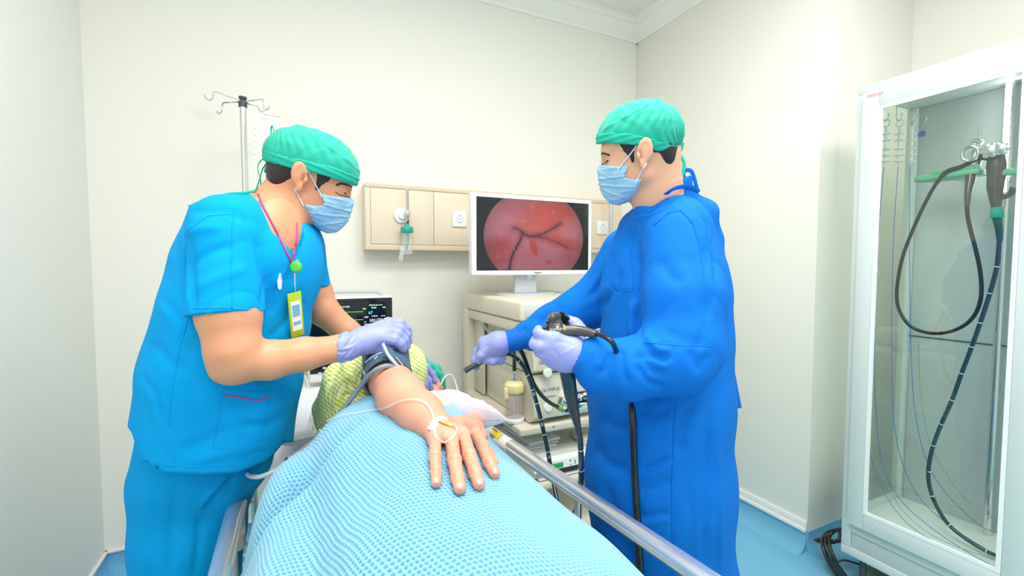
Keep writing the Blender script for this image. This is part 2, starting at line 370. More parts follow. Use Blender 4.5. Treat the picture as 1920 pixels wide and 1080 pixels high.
# ================================================================= drip stands
def iv():
    D = 1.88
    t = P(455, 185, D); b = Vector((t.x, t.y, 0))
    r = empty('drip_stand', b, 'chrome drip stand with four hooks behind the man in light blue scrubs', 'drip stand')
    mb = MB(); mb.tube([b + V(0, 0, .05), V(b.x, b.y, t.z - .02)], .0125, n=20); mb.build('pole', 'chrome', r)
    mb = MB(); mb.lathe(V(t.x, t.y, t.z - .035), [(.0, 0), (.016, 0), (.016, .022), (.009, .026), (.009, .03), (.015, .034), (.015, .042), (0, .046)]); mb.build('hub', 'dgrey', r)
    def hook(pts):
        mb = MB(); mb.tube([P(x, y, d) for x, y, d in pts], .0032, n=8, res=8); mb.build('hook', 'chrome', r)
    hook([(452, 189, D), (425, 180, D + .06), (404, 172, D + .1), (400, 174, D + .105), (399, 183, D + .105), (393, 188, D + .105), (385, 182, D + .1), (383, 168, D + .1)])
    hook([(450, 191, D), (430, 192, D - .03), (419, 193, D - .06), (416, 200, D - .07), (415, 209, D - .07), (410, 213, D - .07), (406, 207, D - .07), (406, 196, D - .07)])
    hook([(458, 190, D), (478, 188, D + .03), (492, 187, D + .06), (494, 192, D + .06), (495, 202, D + .06), (500, 206, D + .06), (505, 200, D + .06), (505, 187, D + .06)])
    hook([(459, 192, D), (472, 197, D - .05), (484, 200, D - .1), (486, 206, D - .1), (491, 210, D - .1), (496, 206, D - .1), (496, 198, D - .1)])
    for k in range(5):
        a = k * 2 * math.pi / 5 + .3; e = b + V(math.cos(a) * .2, math.sin(a) * .2, .05)
        mb = MB(); mb.tube([b + V(0, 0, .09), b + V(math.cos(a) * .1, math.sin(a) * .1, .085), e], [.012, .011, .009]); f = mb.build('foot', 'chrome', r)
        mb = MB(); mb.lathe(e + V(0, -.01, -.025), [(0, 0), (.024, 0), (.025, .01), (.024, .02), (0, .02)], axis=(0, 1, 0)); mb.build('castor', 'dgrey', f)
    # saline bag
    D2 = D - .1
    g = empty('saline_bag', P(498, 210, D2), 'clear saline bag hanging from the left drip stand', 'drip bag')
    A = [P(471, 212, D2), P(530, 222, D2), P(524, 300, D2), P(520, 318, D2), P(474, 304, D2)]
    n = 16; v = []; f = []
    f3 = Vector(cF)
    for side in (1, -1):
        base = len(v)
        for i in range(n + 1):
            for k in range(n + 1):
                a, bb_ = i / n, k / n
                p = (A[0].lerp(A[1], a)).lerp(A[4].lerp(A[3], a), bb_)
                th = .018 * (math.sin(math.pi * a) ** .5 if 0 < a < 1 else 0) * (math.sin(math.pi * min(1, bb_ * 1.0)) ** .6 if 0 < bb_ < 1 else 0)
                th += .003 * mnoise.noise(Vector((a * 6, bb_ * 5, side))) * (1 if 0 < a < 1 and 0 < bb_ < 1 else 0)
                v.append(p + f3 * th * side)
        for i in range(n):
            for k in range(n): q = base + i * (n + 1) + k; f.append((q, q + 1, q + n + 2, q + n + 1))
    mb = MB(); mb.add(v, f); mb.build('bag', 'clear', g, 180)
    mb = MB(); mb.box(P(500, 212, D2), (.05, .004, .012), .002, Matrix.Rotation(-YAW, 3, 'Z') @ Matrix.Rotation(.15, 3, 'Y')); mb.build('hanging_tab', 'clear', g)
    for k, (x, y, sz) in enumerate(((494, 216, .010), (489, 222, .006))):
        text('printing', ['Sodium Chloride', '0.9% 500 mL'][k], P(x, y, D2 - .019), sz, 'greywire', g, P(520, y + 5, D2) - P(490, y, D2), cU, depth=.0001)
    for k in range(5):
        mb = MB(); p = P(478, 242 + 12 * k, D2 - .014); mb.box(p, (.008, .001, .0015), 0, Matrix.Rotation(-YAW, 3, 'Z')); mb.build('graduation', 'greywire', g)
    mb = MB(); mb.tube([P(498, 309, D2), P(498, 330, D2), P(497, 345, D2)], .006); mb.tube([P(497, 345, D2), P(496, 380, D2), P(497, 460, D2 + .1), V(P(497, 460, D2 + .1).x, P(497, 460, D2 + .1).y, .75), P(540, 730, 1.75)], .002); mb.build('drip_line', 'tube', g)
iv()
def pole2():
    t = PY(1146, 372, 2.30)
    r = empty('metal_stand', (t.x, t.y, 0), 'slim metal pole standing behind the monitor, next to the right hand socket', 'stand')
    mb = MB(); mb.tube([(t.x, t.y, .02), t], .011, n=18); mb.build('pole', 'steel', r)
    mb = MB(); mb.lathe((t.x, t.y, 0), [(0, 0), (.12, 0), (.12, .01), (.02, .025), (.014, .04)]); mb.build('base', 'steel', r)
pole2()
# ================================================================= bedside table and vital signs monitor
def vital():
    Y0 = 2.06
    top = .80
    a = PZ(578, 700, top)
    r = empty('bedside_table', (.25, 2.25, 0), 'white bedside table behind the head of the bed carrying the vital signs monitor', 'table')
    mb = MB(); mb.bb((-.02, Y0, top - .045), (.44, 2.46, top), .008); mb.build('table_top', 'white', r)
    mb = MB(); mb.bb((.0, Y0 + .02, top - .19), (.42, 2.44, top - .05), .004); d = mb.build('drawer', 'pale', r)
    mb = MB(); mb.bb((.15, Y0 + .005, top - .13), (.27, Y0 + .02, top - .115), .004); mb.build('handle', 'steel', d)
    for x in (.02, .40):
        for y in (Y0 + .04, 2.42):
            mb = MB(); mb.tube([(x, y, .05), (x, y, top - .19)], .012, n=12); l = mb.build('leg', 'white', r)
            mb = MB(); mb.lathe((x - .01, y, .025), [(0, 0), (.023, 0), (.025, .005), (.025, .015), (.023, .02), (0, .02)], axis=(1, 0, 0)); mb.build('castor', 'dgrey', l)
    # monitor: screen rectangle px 583..735 x 556..(hidden) ~690
    ym = 2.19
    tl = PY(580, 563, ym); tr = PY(735, 556, ym)
    W = tr.x - tl.x; zt = tr.z; zb = .852
    r = empty('vital_signs_monitor', ((tl.x + tr.x) / 2, ym + .05, top), 'white vital signs monitor with a dark screen showing 67 and 101/73', 'monitor')
    mb = MB(); mb.bb((tl.x - .012, ym, zb - .03), (tr.x + .006, ym + .085, zt + .004), .014, seg=3); mb.build('case', 'white', r)
    mb = MB(); mb.bb((tl.x + .02, ym + .085, zb), (tr.x - .03, ym + .15, zt - .03), .02); mb.build('back_housing', 'white2', r)
    mb = MB(); mb.tube([(tl.x + .015, ym + .06, zt - .005), (tl.x + .03, ym + .06, zt + .018), (tl.x + .08, ym + .06, zt + .024), (tr.x - .1, ym + .06, zt + .024), (tr.x - .05, ym + .06, zt + .018), (tr.x - .03, ym + .06, zt - .005)], .009); mb.build('handle', 'grey', r)
    mb = MB(); mb.bb((tl.x - .004, ym - .002, zb + .012), (tr.x, ym + .004, zt - .004), .002); sc = mb.build('screen', 'screen', r)
    def t(txt, px, py, sz, m, sx=1):
        c = PY(px, py, ym - .0025); text('readout', txt, c, sz, m, sc, (1, 0, 0), (0, 0, 1), depth=.0002, sx=sx)
    t('67', 691, 589, .020, 'ecyan'); t('101/', 692, 604, .021, 'ewhite'); t('73', 708, 603, .021, 'ewhite'); t('90', 720, 604, .014, 'ewhite')
    t('NIBP', 683, 596, .009, 'ewhite'); t('SYS/DIA', 697, 594, .008, 'ewhite'); t('mmHg', 714, 593, .007, 'ewhite')
    t('PR', 683, 605, .007, 'ewhite'); t('SpO2 MANUAL', 683, 609, .0065, 'ewhite'); t('98', 686, 617, .016, 'ewhite'); t('ADULT', 709, 606.5, .007, 'ewhite')
    t('ADULT BED', 635, 577, .009, 'ewhite'); t('2020-02-26 10:14', 692, 573.5, .0085, 'ewhite')
    for (px, py, w_) in ((683, 579, 6), (701, 577, 10), (720, 576, 6), (629, 580, 6)):
        mb = MB(); c = PY(px, py, ym - .0028); mb.box(c, (.0022 * w_, .0004, .006)); mb.build('icon', 'egreen', sc)
    for y0 in (586, 601, 616):
        pts = []
        for k in range(60):
            px = 626 + k * (681 - 626) / 59; c = PY(px, y0 - .03 * (px - 626), ym - .003); pts.append(c)
        mb = MB(); mb.tube(pts, .0009, n=5, res=1); mb.build('trace', 'egreen', sc)
    for k, (px, py) in enumerate(((600, 700), (608, 690), (614, 696), (620, 690))):
        mb = MB(); c = PY(px, py, ym - .001); mb.box(c, (.016, .006, .010), .003); mb.build('button', 'pale', r)
vital()

# ================================================================= display monitor
def endo_screen(parent, x0, x1, z0, z1, y, nx=420, nz=252):
    u, v = np.meshgrid(np.linspace(0, 1, nx), np.linspace(0, 1, nz), indexing='ij')
    # u to the right, v downwards; aspect of the picture
    asp = 1.62
    px = u * 775; py = v * 505              # work in the pixel frame of a close look at the screen
    col = np.zeros((nx, nz, 3))
    rng = np.random.RandomState(4)
    def fbm(x, y, s, o=4):
        out = 0; amp = 1; rr = np.random.RandomState(s)
        for k in range(o):
            for q in range(3):
                a = rr.rand() * 6.28; ph = rr.rand() * 6.28; f = (2 ** k) * (.8 + .5 * rr.rand())
                out = out + amp * np.sin(f * (x * math.cos(a) + y * math.sin(a)) + ph + 1.3 * np.sin(f * .7 * (y * math.cos(a) - x * math.sin(a)) + ph * 2))
            amp *= .55
        return out / 6
    base = np.array([178, 92, 104.]); n1 = fbm(px / 90, py / 90, 1)[..., None]; n2 = fbm(px / 30, py / 30, 2)[..., None]
    c = base + n1 * np.array([14, 16, 16]) + n2 * np.array([6, 8, 8])
    def blob(cx, cy, rx, ry, rot, rgb, a=1, soft=1.5, wob=.35, sd=3):
        nonlocal c
        co, si = math.cos(rot), math.sin(rot)
        dx, dy = px - cx, py - cy
        q = ((dx * co + dy * si) / rx) ** 2 + ((-dx * si + dy * co) / ry) ** 2
        q = np.sqrt(q) + wob * fbm(px / 40, py / 40, sd)
        w_ = (a * np.clip((1 - q) * soft + .5, 0, 1))[..., None]
        c = c * (1 - w_) + np.array(rgb, float) * w_
    blob(500, 110, 190, 120, .1, (196, 74, 66), .95, 1.6)
    blob(330, 170, 110, 75, .5, (190, 84, 76), .7, 1.2, sd=5)
    blob(150, 160, 110, 110, 0, (196, 110, 122), .8, 1.2, sd=6)
    blob(210, 60, 90, 50, .3, (186, 96, 104), .7, 1.2, sd=7)
    blob(135, 370, 85, 100, .6, (168, 60, 62), .85, 1.4, sd=8)
    blob(560, 300, 200, 45, .25, (184, 66, 60), .85, 1.5, sd=9)
    blob(420, 420, 170, 110, .2, (164, 82, 98), .9, 1.3, sd=10)
    blob(375, 350, 22, 62, -.35, (176, 50, 44), .9, 1.6, sd=11)
    blob(480, 445, 26, 16, .3, (170, 50, 55), .8, 1.4, sd=12)
    blob(640, 420, 90, 70, 0, (160, 72, 84), .7, 1.1, sd=13)
    blob(640, 190, 90, 70, .2, (200, 116, 122), .6, 1, sd=14)
    blob(240, 220, 60, 35, .2, (150, 84, 100), .5, 1, sd=15)
    def crease(pts, w_, rgb, a):
        nonlocal c
        d = np.full(px.shape, 1e9)
        P_ = []
        for i in range(len(pts) - 1):
            (ax, ay), (bx, by) = pts[i], pts[i + 1]
            t = np.clip(((px - ax) * (bx - ax) + (py - ay) * (by - ay)) / ((bx - ax) ** 2 + (by - ay) ** 2), 0, 1)
            d = np.minimum(d, np.hypot(px - ax - t * (bx - ax), py - ay - t * (by - ay)))
        w2 = (a * np.exp(-(d / w_) ** 2))[..., None]; c = c * (1 - w2) + np.array(rgb, float) * w2
    J1 = [(205, 520), (215, 440), (235, 380), (260, 330), (285, 280), (298, 240)]
    J2 = [(298, 240), (340, 262), (380, 258), (430, 245), (480, 215), (560, 160)]
    J3 = [(380, 258), (450, 270), (540, 300), (620, 340)]
    J4 = [(298, 240), (275, 215), (240, 205)]
    for J_, a in ((J1, .8), (J2, .8), (J3, .5), (J4, .6)):
        crease(J_, 26, (120, 52, 62), a * .6); crease(J_, 9, (82, 32, 42), a)
    crease(J1[:5], 3.5, (32, 14, 22), .9); crease(J2[:3], 3.5, (60, 20, 30), .7)
    for k in range(90):                                   # wet glints recorded in the picture
        cx, cy = [(130, 400), (480, 215), (310, 190), (360, 60), (220, 360), (520, 100)][k % 6]
        cx += rng.randn() * 26; cy += rng.randn() * 24
        d = np.hypot((px - cx), (py - cy)); w_ = (.75 * np.exp(-(d / (1.4 + rng.rand())) ** 2))[..., None]
        c = c * (1 - w_) + np.array([250, 205, 205.]) * w_
    R_ = np.hypot((px - 388) / 348, (py - 268) / 348)
    inside = np.clip((1 - R_) * 120, 0, 1)[..., None]
    shade = (1 - .22 * np.clip(R_, 0, 1) ** 3)[..., None]
    bg = np.array([22, 24, 24.]) * np.ones_like(c)
    c = c * shade * inside + bg * (1 - inside)
    c = np.clip(c, 0, 255) / 255; c = c * np.array([1.0, 1.12, 1.1])
    lin = np.where(c <= .04045, c / 12.92, ((c + .055) / 1.055) ** 2.4)
    X = x0 + u * (x1 - x0); Z = z1 + v * (z0 - z1)
    verts = np.stack([X, np.full_like(X, y), Z], -1).reshape(-1, 3)
    idx = np.arange(nx * nz).reshape(nx, nz)
    f = np.stack([idx[:-1, :-1], idx[:-1, 1:], idx[1:, 1:], idx[1:, :-1]], -1).reshape(-1, 4)
    me = bpy.data.meshes.new('screen'); me.from_pydata(verts.tolist(), [], f.tolist())
    at = me.color_attributes.new('picture', 'FLOAT_COLOR', 'POINT')
    at.data.foreach_set('color', np.concatenate([lin.reshape(-1, 3), np.ones((nx * nz, 1))], 1).ravel())
    m = bpy.data.materials.new('lit_picture'); m.use_nodes = True; N = m.node_tree.nodes; b = N['Principled BSDF']
    a = N.new('ShaderNodeAttribute'); a.attribute_name = 'picture'
    b.inputs['Base Color'].default_value = (.004, .004, .005, 1); b.inputs['Roughness'].default_value = .12
    m.node_tree.links.new(a.outputs['Color'], b.inputs['Emission Color']); b.inputs['Emission Strength'].default_value = 1.0
    return link(me, 'screen', m, parent, 0)
def display():
    ym = 2.02
    tl = PY(884, 358, ym); br = PY(1110, 517, ym); tr = PY(1110, 377, ym); bl = PY(884, 514, ym)
    x0, x1 = tl.x, tr.x; z1 = (tl.z + tr.z) / 2; z0 = (bl.z + br.z) / 2
    print('display', x0, x1, z0, z1, tl, tr, bl, br)
    zb = CART_TOP
    r = empty('display_screen', ((x0 + x1) / 2, ym + .06, zb), 'white framed flat display on top of the equipment cart showing a red endoscopy picture', 'monitor')
    mb = MB(); mb.bb((x0, ym, z0), (x1, ym + .045, z1), .006, seg=3); mb.build('bezel', 'white', r)
    mb = MB(); mb.bb((x0 + .06, ym + .04, z0 + .05), (x1 - .06, ym + .075, z1 - .05), .012); mb.build('back_cover', 'white2', r)
    s0 = PY(894, 366, ym); s1 = PY(1106, 508, ym); sx1 = PY(1106, 440, ym).x
    iz1 = z1 - .021; iz0 = z0 + .026; ix0 = x0 + .026; ix1 = x1 - .024
    mb = MB(); mb.bb((ix0 - .002, ym - .0015, iz0 - .002), (ix1 + .002, ym + .005, iz1 + .002), .001); mb.build('screen_frame', 'screen', r)
    endo_screen(r, ix0, ix1, iz0, iz1, ym - .002)
    text('maker_name', 'Ikegami', V(PY(1007, 513, ym).x - .017, ym - .0006, z0 + .008), .014, 'ink', r, (1, 0, 0), (0, 0, 1))
    for k in range(6):
        mb = MB(); mb.box((x1 - .12 + k * .016, ym - .0004, z0 + .012), (.004, .001, .0025)); mb.build('button', 'grey', r)
    cx = PY(984, 530, ym + .06).x
    mb = MB(); mb.bb((cx - .062, ym + .045, zb + .012), (cx + .062, ym + .07, z0 + .08), .004)
    mb.build('neck', 'grey', r)
    mb = MB(); mb.lathe((cx + .02, ym + .0455, z0 - .012), [(.012, 0), (.019, 0), (.019, .003), (.015, .004), (.013, .001), (0, .001)], axis=(0, -1, 0)); mb.build('cable_hole', 'steel', r)
    bm = []
    for k in range(40):
        a = 2 * math.pi * k / 40; bm.append((cx + .15 * math.copysign(abs(math.cos(a)) ** .7, math.cos(a)), ym + .05 + .10 * math.copysign(abs(math.sin(a)) ** .7, math.sin(a)), zb + .0))
    mb = MB(); mb.prism(bm, (0, 0, .012)); mb.build('base', 'grey', r)
# ================================================================= equipment cart
CX, CY0, CY1 = .857, 1.70, 2.40
CX1 = 1.42
CART_TOP = 1.195
def cart():
    r = empty('equipment_cart', ((CX + CX1) / 2, 2.05, 0), 'tall beige equipment cart with shelves between the bed and the back wall', 'cart')
    mb = MB(); mb.bb((CX + .002, CY1 - .05, .12), (CX + .055, CY1 + .03, CART_TOP + .002), .006); mb.build('upright', 'beige', r)
    mb = MB(); mb.bb((CX1 - .055, CY1 - .05, .12), (CX1 - .002, CY1 + .03, CART_TOP + .002), .006); mb.build('upright', 'beige', r)
    mb = MB(); mb.bb((CX, CY0, CART_TOP - .085), (CX1, CY1, CART_TOP), .012, seg=3); mb.build('top_case', 'beige3', r)
    mb = MB(); mb.bb((CX + .02, CY0 - .003, CART_TOP - .066), (CX1 - .02, CY0 + .003, CART_TOP - .012), .002); mb.build('front_panel', 'pale', r)
    mb = MB(); mb.bb((CX + .008, CY0 + .02, CART_TOP - .135), (CX1 - .008, CY1 - .05, CART_TOP - .088), .003); mb.build('drawer_case', 'beige', r)
    mb = MB(); mb.bb((CX, CY0, .615), (CX1, CY1, .65), .008, seg=3); mb.build('shelf', 'beige', r)
    mb = MB(); mb.bb((CX + .16, CY0 - .0015, .636), (CX + .17, CY0 + .001, .639)); mb.build('shelf_slot', 'ink', r)
    mb = MB(); mb.bb((CX + .03, CY0 - .03, .375), (CX1, CY1, .405), .008); mb.build('shelf', 'beige', r)
    mb = MB(); mb.bb((CX, CY0, .11), (CX1, CY1, .16), .01); mb.build('base', 'beige', r)
    mb = MB(); mb.bb((CX + .06, CY1 - .01, .16), (CX1 - .06, CY1 + .01, 1.08)); mb.build('rear_panel', 'beige', r)
    for k, (x, y) in enumerate(((CX + .10, CY0 + .10), (CX + .10, CY1 - .25))):
        mb = MB(); mb.bb((x, y, .575), (x + .03, y + .03, .617), .004); mb.build('bracket', 'beige', r)
    for x in (CX + .06, CX1 - .06):
        for y in (CY0 + .06, CY1 - .06):
            mb = MB(); mb.lathe((x - .015, y, .05), [(0, 0), (.045, 0), (.05, .006), (.05, .024), (.045, .03), (0, .03)], axis=(1, 0, 0)); c = mb.build('castor', 'dgrey', r)
            mb = MB(); mb.bb((x - .02, y - .02, .06), (x + .02, y + .02, .115), .004); mb.build('fork', 'steel', c)
cart()
display()
def devices():
    X0 = .925; X1 = 1.33; Y0, Y1 = 1.725, 2.23
    # light source: lower unit
    r = empty('light_source_unit', ((X0 + X1) / 2, 1.95, .65), 'lower beige equipment case marked OLYMPUS standing on the cart shelf', 'medical device')
    zb, zt = .656, .868
    prof = [(Y0 + .02, zb), (Y0 - .018, zb + .03), (Y0 - .022, zb + .055), (Y0 + .004, zt - .012), (Y0 + .012, zt), (Y1, zt), (Y1, zb)]
    mb = MB(); mb.prism([(X0, y, z) for y, z in prof], (X1 - X0, 0, 0)); mb.build('case', 'beige2', r, 20)
    for x in (X0 + .05, X1 - .05):
        mb = MB(); mb.lathe((x, Y0 + .06, .650), [(0, 0), (.012, 0), (.012, .008), (0, .008)]); mb.build('foot', 'dgrey', r)
    mb = MB(); mb.bb((X0 - .0012, Y0 + .12, zb + .03), (X0 + .001, Y1 - .03, zt - .035), .0005); mb.build('side_panel', 'beige3', r)
    mb = MB(); mb.lathe((X0 - .001, 2.02, .79), [(0, 0), (.012, 0), (.012, .0015), (.009, .0015), (.009, .0005), (0, .0005)], axis=(-1, 0, 0)); mb.build('screw_cover', 'pale', r)
    fr = (1, 0, 0); up = V(0, .09, .95).normalized()
    yf0 = Y0 - .006
    text('maker_name', 'OLYMPUS', V(PY(1015, 735, yf0).x, yf0 - .004, PY(1015, 735, yf0).z), .021, 'tealink', r, fr, up)
    text('model_name', 'EVIS EXERA', V(PY(1022, 746, yf0).x, yf0 - .008, PY(1022, 745, yf0).z), .010, 'tealink', r, fr, up)
    c = PY(1028, 764, yf0 - .016); mb = MB(); mb.lathe(c + V(0, .006, 0), [(0, 0), (.021, 0), (.021, .006), (.018, .009), (0, .01)], axis=(0, -1, .1)); mb.build('power_button', 'white', r)
    c = PY(1031, 756, yf0 - .012); mb = MB(); mb.box(c, (.005, .004, .004)); mb.build('indicator', 'led', r)
    mb = MB(); mb.bb((X0 + .04, Y0 - .019, zb + .022), (X1 - .1, Y0 - .012, zb + .058), .002); mb.build('lower_panel', 'pale', r)
    for k in range(14):
        mb = MB(); mb.box((X0 + .07 + k * .009, Y0 - .006, zb + .013), (.004, .012, .009), .001); mb.build('vent_slot', 'beiged', r)
    # socket where the scope connector plugs in
    c = PY(1063, 748, Y0 - .02); mb = MB(); mb.lathe(c + V(0, .015, 0), [(0, 0), (.045, 0), (.04, .02), (.03, .03), (.018, .034), (0, .034)], axis=(0, -1, 0)); mb.build('scope_socket', 'beige3', r)
    # video processor: upper unit
    r = empty('video_processor', ((X0 + X1) / 2, 1.95, .87), 'upper beige equipment case with a round silver power button and a lit green lamp', 'medical device')
    zb, zt = .874, 1.045
    prof = [(Y0 + .012, zb), (Y0 - .018, zb + .018), (Y0 - .018, zb + .05), (Y0 + .002, zt - .012), (Y0 + .012, zt), (Y1, zt), (Y1, zb)]
    mb = MB(); mb.prism([(X0, y, z) for y, z in prof], (X1 - X0, 0, 0)); mb.build('case', 'beige2', r, 20)
    for x in (X0 + .05, X1 - .05):
        mb = MB(); mb.lathe((x, Y0 + .06, .868), [(0, 0), (.012, 0), (.012, .007), (0, .007)]); mb.build('foot', 'dgrey', r)
    mb = MB(); mb.bb((X0 + .012, Y0 - .019, zb + .02), (X0 + .30, Y0 - .008, zt - .03), .003); mb.build('front_panel', 'beige3', r)
    c = PY(1010, 673, Y0 - .02)
    text('maker_name', 'OLYMPUS', c, .021, 'tealink', r, fr, (0, 0, 1)); text('model_name', 'EVIS\nEXERA II CV', c + V(.002, 0, -.014), .010, 'tealink', r, fr, (0, 0, 1))
    c = PY(1026, 699, Y0 - .02); mb = MB(); mb.lathe(c, [(0, 0), (.021, 0), (.021, .006), (.018, .009), (0, .01)], axis=(0, -1, 0)); mb.build('power_button', 'white', r)
    c = PY(1025, 689, Y0 - .021); mb = MB(); mb.box(c, (.007, .004, .006), .001); mb.build('indicator', 'led', r)
    for row in range(3):
        for k in range(7): mb = MB(); mb.box((X0 - .0005, Y0 + .06 + k * .062, zt - .03 - row * .028 - (k % 2) * .008), (.002, .026, .004)); mb.build('vent_slot', 'beiged', r)
    # recorder with dark front under the cart's top case
    r = empty('video_recorder', (1.15, 1.95, 1.047), 'slim beige recorder with a dark front, topmost unit inside the cart', 'medical device')
    mb = MB(); mb.bb((X0 - .03, Y0 + .0, 1.047), (X1, Y1, 1.058), .002); mb.build('case', 'beige', r)
    # printer
    r = empty('photo_printer', (1.15, 1.9, .405), 'pale grey photo printer with a small green display on the lower cart shelf', 'printer')
    xa, xb, ya, yb = .915, 1.345, 1.70, 2.15
    za = .411; zt = .508
    mb = MB(); mb.bb((xa, ya + .01, za), (xb, yb, zt), .008); mb.build('case', 'pale', r)
    mb = MB(); mb.prism([(xa, ya + .012, zt - .006), (xa, ya - .014, zt - .02), (xa, ya - .02, zt - .055), (xa, ya + .012, zt - .055)], (xb - xa, 0, 0)); fp = mb.build('control_panel', 'white', r)
    up = V(0, -.006, .035); up = V(0, .17, .98)
    mb = MB(); mb.bb((xa + .075, ya - .022, zt - .05), (xa + .145, ya - .016, zt - .03), .001); mb.build('display', 'lcd', fp)
    text('printing', 'SONY', V(xa + .03, ya - .017, zt - .028), .012, 'ink', fp, (1, 0, 0), up)
    for k in range(14):
        mb = MB(); mb.box((xa + .185 + .026 * (k % 7) * .95, ya - .018, zt - .03 - (k // 7) * .013 - .003 * ((k * 5) % 3)), (.006, .004, .005), .001); mb.build('button', 'dgrey', fp)
    mb = MB(); mb.lathe((xb - .03, ya - .014, zt - .04), [(0, 0), (.009, 0), (.009, .004), (0, .005)], axis=(0, -1, 0)); mb.build('knob', 'white', fp)
    mb = MB(); mb.bb((xa + .13, ya + .004, za + .006), (xb - .07, ya + .012, za + .040)); mb.build('paper_slot', 'ink', r)
    mb = MB(); mb.bb((xa + .03, ya - .012, za), (xb - .03, ya + .01, za + .006), .001); mb.build('tray', 'white', r)
    mb = MB(); mb.bb((xb - .14, ya + .03, zt + .001), (xb - .03, ya + .16, zt + .035), .005); o = mb.build('control_box', 'beige', label='small beige box lying on top of the photo printer', cat='box', smooth=35)
    for k in range(3):
        mb = MB(); mb.box((xa + .09 + .01 * k, ya + .22, zt + .006 + k * .012), (.19 - .01 * k, .26, .010), .003, Matrix.Rotation(.06 * (k - 1), 3, 'Z'))
        mb.build('document_folder', 'white2' if k != 1 else 'grey', label=['white folder lying at the bottom of the stack on the printer', 'grey folder in the middle of the stack on the printer', 'white folder on top of the stack on the printer'][k], cat='folder', group='folders on the printer')
devices()
def bottle():
    X = .895; c = PX(964, 793, X); c.z = .652; c = V(.885, 1.80, .652)
    c = PZ(964, 789, .652)
    s = c.xy.length / 2.0
    h = PX(964, 735, c.x).z - .652
    r = empty('water_bottle', c, 'clear water container with a ridged cream cap on the cart shelf', 'bottle')
    R_ = .040
    mb = MB(); mb.lathe(c + V(0, 0, .0), [(0, 0), (R_ + .004, 0), (R_ + .006, .006), (R_ + .006, .014), (R_ + .002, .02), (0, .02)], n=40); mb.build('base_ring', 'white', r)
    mb = MB(); mb.lathe(c + V(0, 0, .02), [(0, 0), (R_, 0), (R_, h * .62), (R_ * .92, h * .74), (R_ * .80, h * .80), (R_ * .80, h * .9), (0, h * .9)], n=40); mb.build('bottle', 'smoke', r)
    v = MB(); n = 48
    ring = []
    top = c + V(0, 0, .02 + h * .86)
    pr = [(0, 0), (R_ * 1.02, 0), (R_ * 1.05, .004), (R_ * 1.05, .034), (R_ * .9, .042), (0, .043)]
    mb = MB(); mb.lathe(top, pr, n=48)
    for k in range(26):
        a = k * 2 * math.pi / 26; mb.box(top + V(math.cos(a) * R_ * 1.05, math.sin(a) * R_ * 1.05, .018), (.004, .003, .03), .001, Matrix.Rotation(a, 3, 'Z'))
    mb.box(top + V(-R_ * 1.1, -.01, .0), (.02, .014, .05), .003)
    mb.build('cap', 'bottlecap', r)
    t2 = top + V(.006, .01, .04)
    mb = MB(); mb.lathe(t2, [(0, 0), (.013, 0), (.014, .014), (.011, .026), (.0095, .045), (0, .046)]); mb.build('connector', 'chrome', r)
    mb = MB(); mb.lathe(t2 + V(0, 0, .045), [(0, 0), (.009, 0), (.009, .006), (0, .006)]); mb.build('ring', 'limering', r)
    q = t2 + V(0, 0, .05); mb = MB(); mb.tube([q, q + V(0, .0, .06), q + V(.01, .02, .12), q + V(.08, .02, .17), q + V(.16, -.04, .12), q + V(.2, -.06, -.02)], .0085); mb.build('air_tube', 'black', r)
    mb = MB(); mb.tube([c + V(0, 0, .025), c + V(0, 0, .02 + h * .8)], .003); mb.build('inner_tube', 'tube', r)
bottle()
cr = bpy.data.objects['equipment_cart']
mb = MB(); mb.bb((.900, 2.22, .66), (.912, CY1 - .045, CART_TOP - .135), .003); mb.bb((.900, CY0 + .03, 1.066), (.912, 2.22, CART_TOP - .135), .003); mb.build('side_panel', 'beige2', cr)
# handle recess on the cart side
mb = MB(); c = PX(919, 612, .899); mb.tube([c + V(-.001, .06, .0), c + V(-.001, .045, -.022), c + V(-.001, 0, -.032), c + V(-.001, -.045, -.022), c + V(-.001, -.06, .0)], .004)
o = mb.build('cart_handle', 'pale', label='curved pale grey grip on the side of the equipment cart', cat='handle')

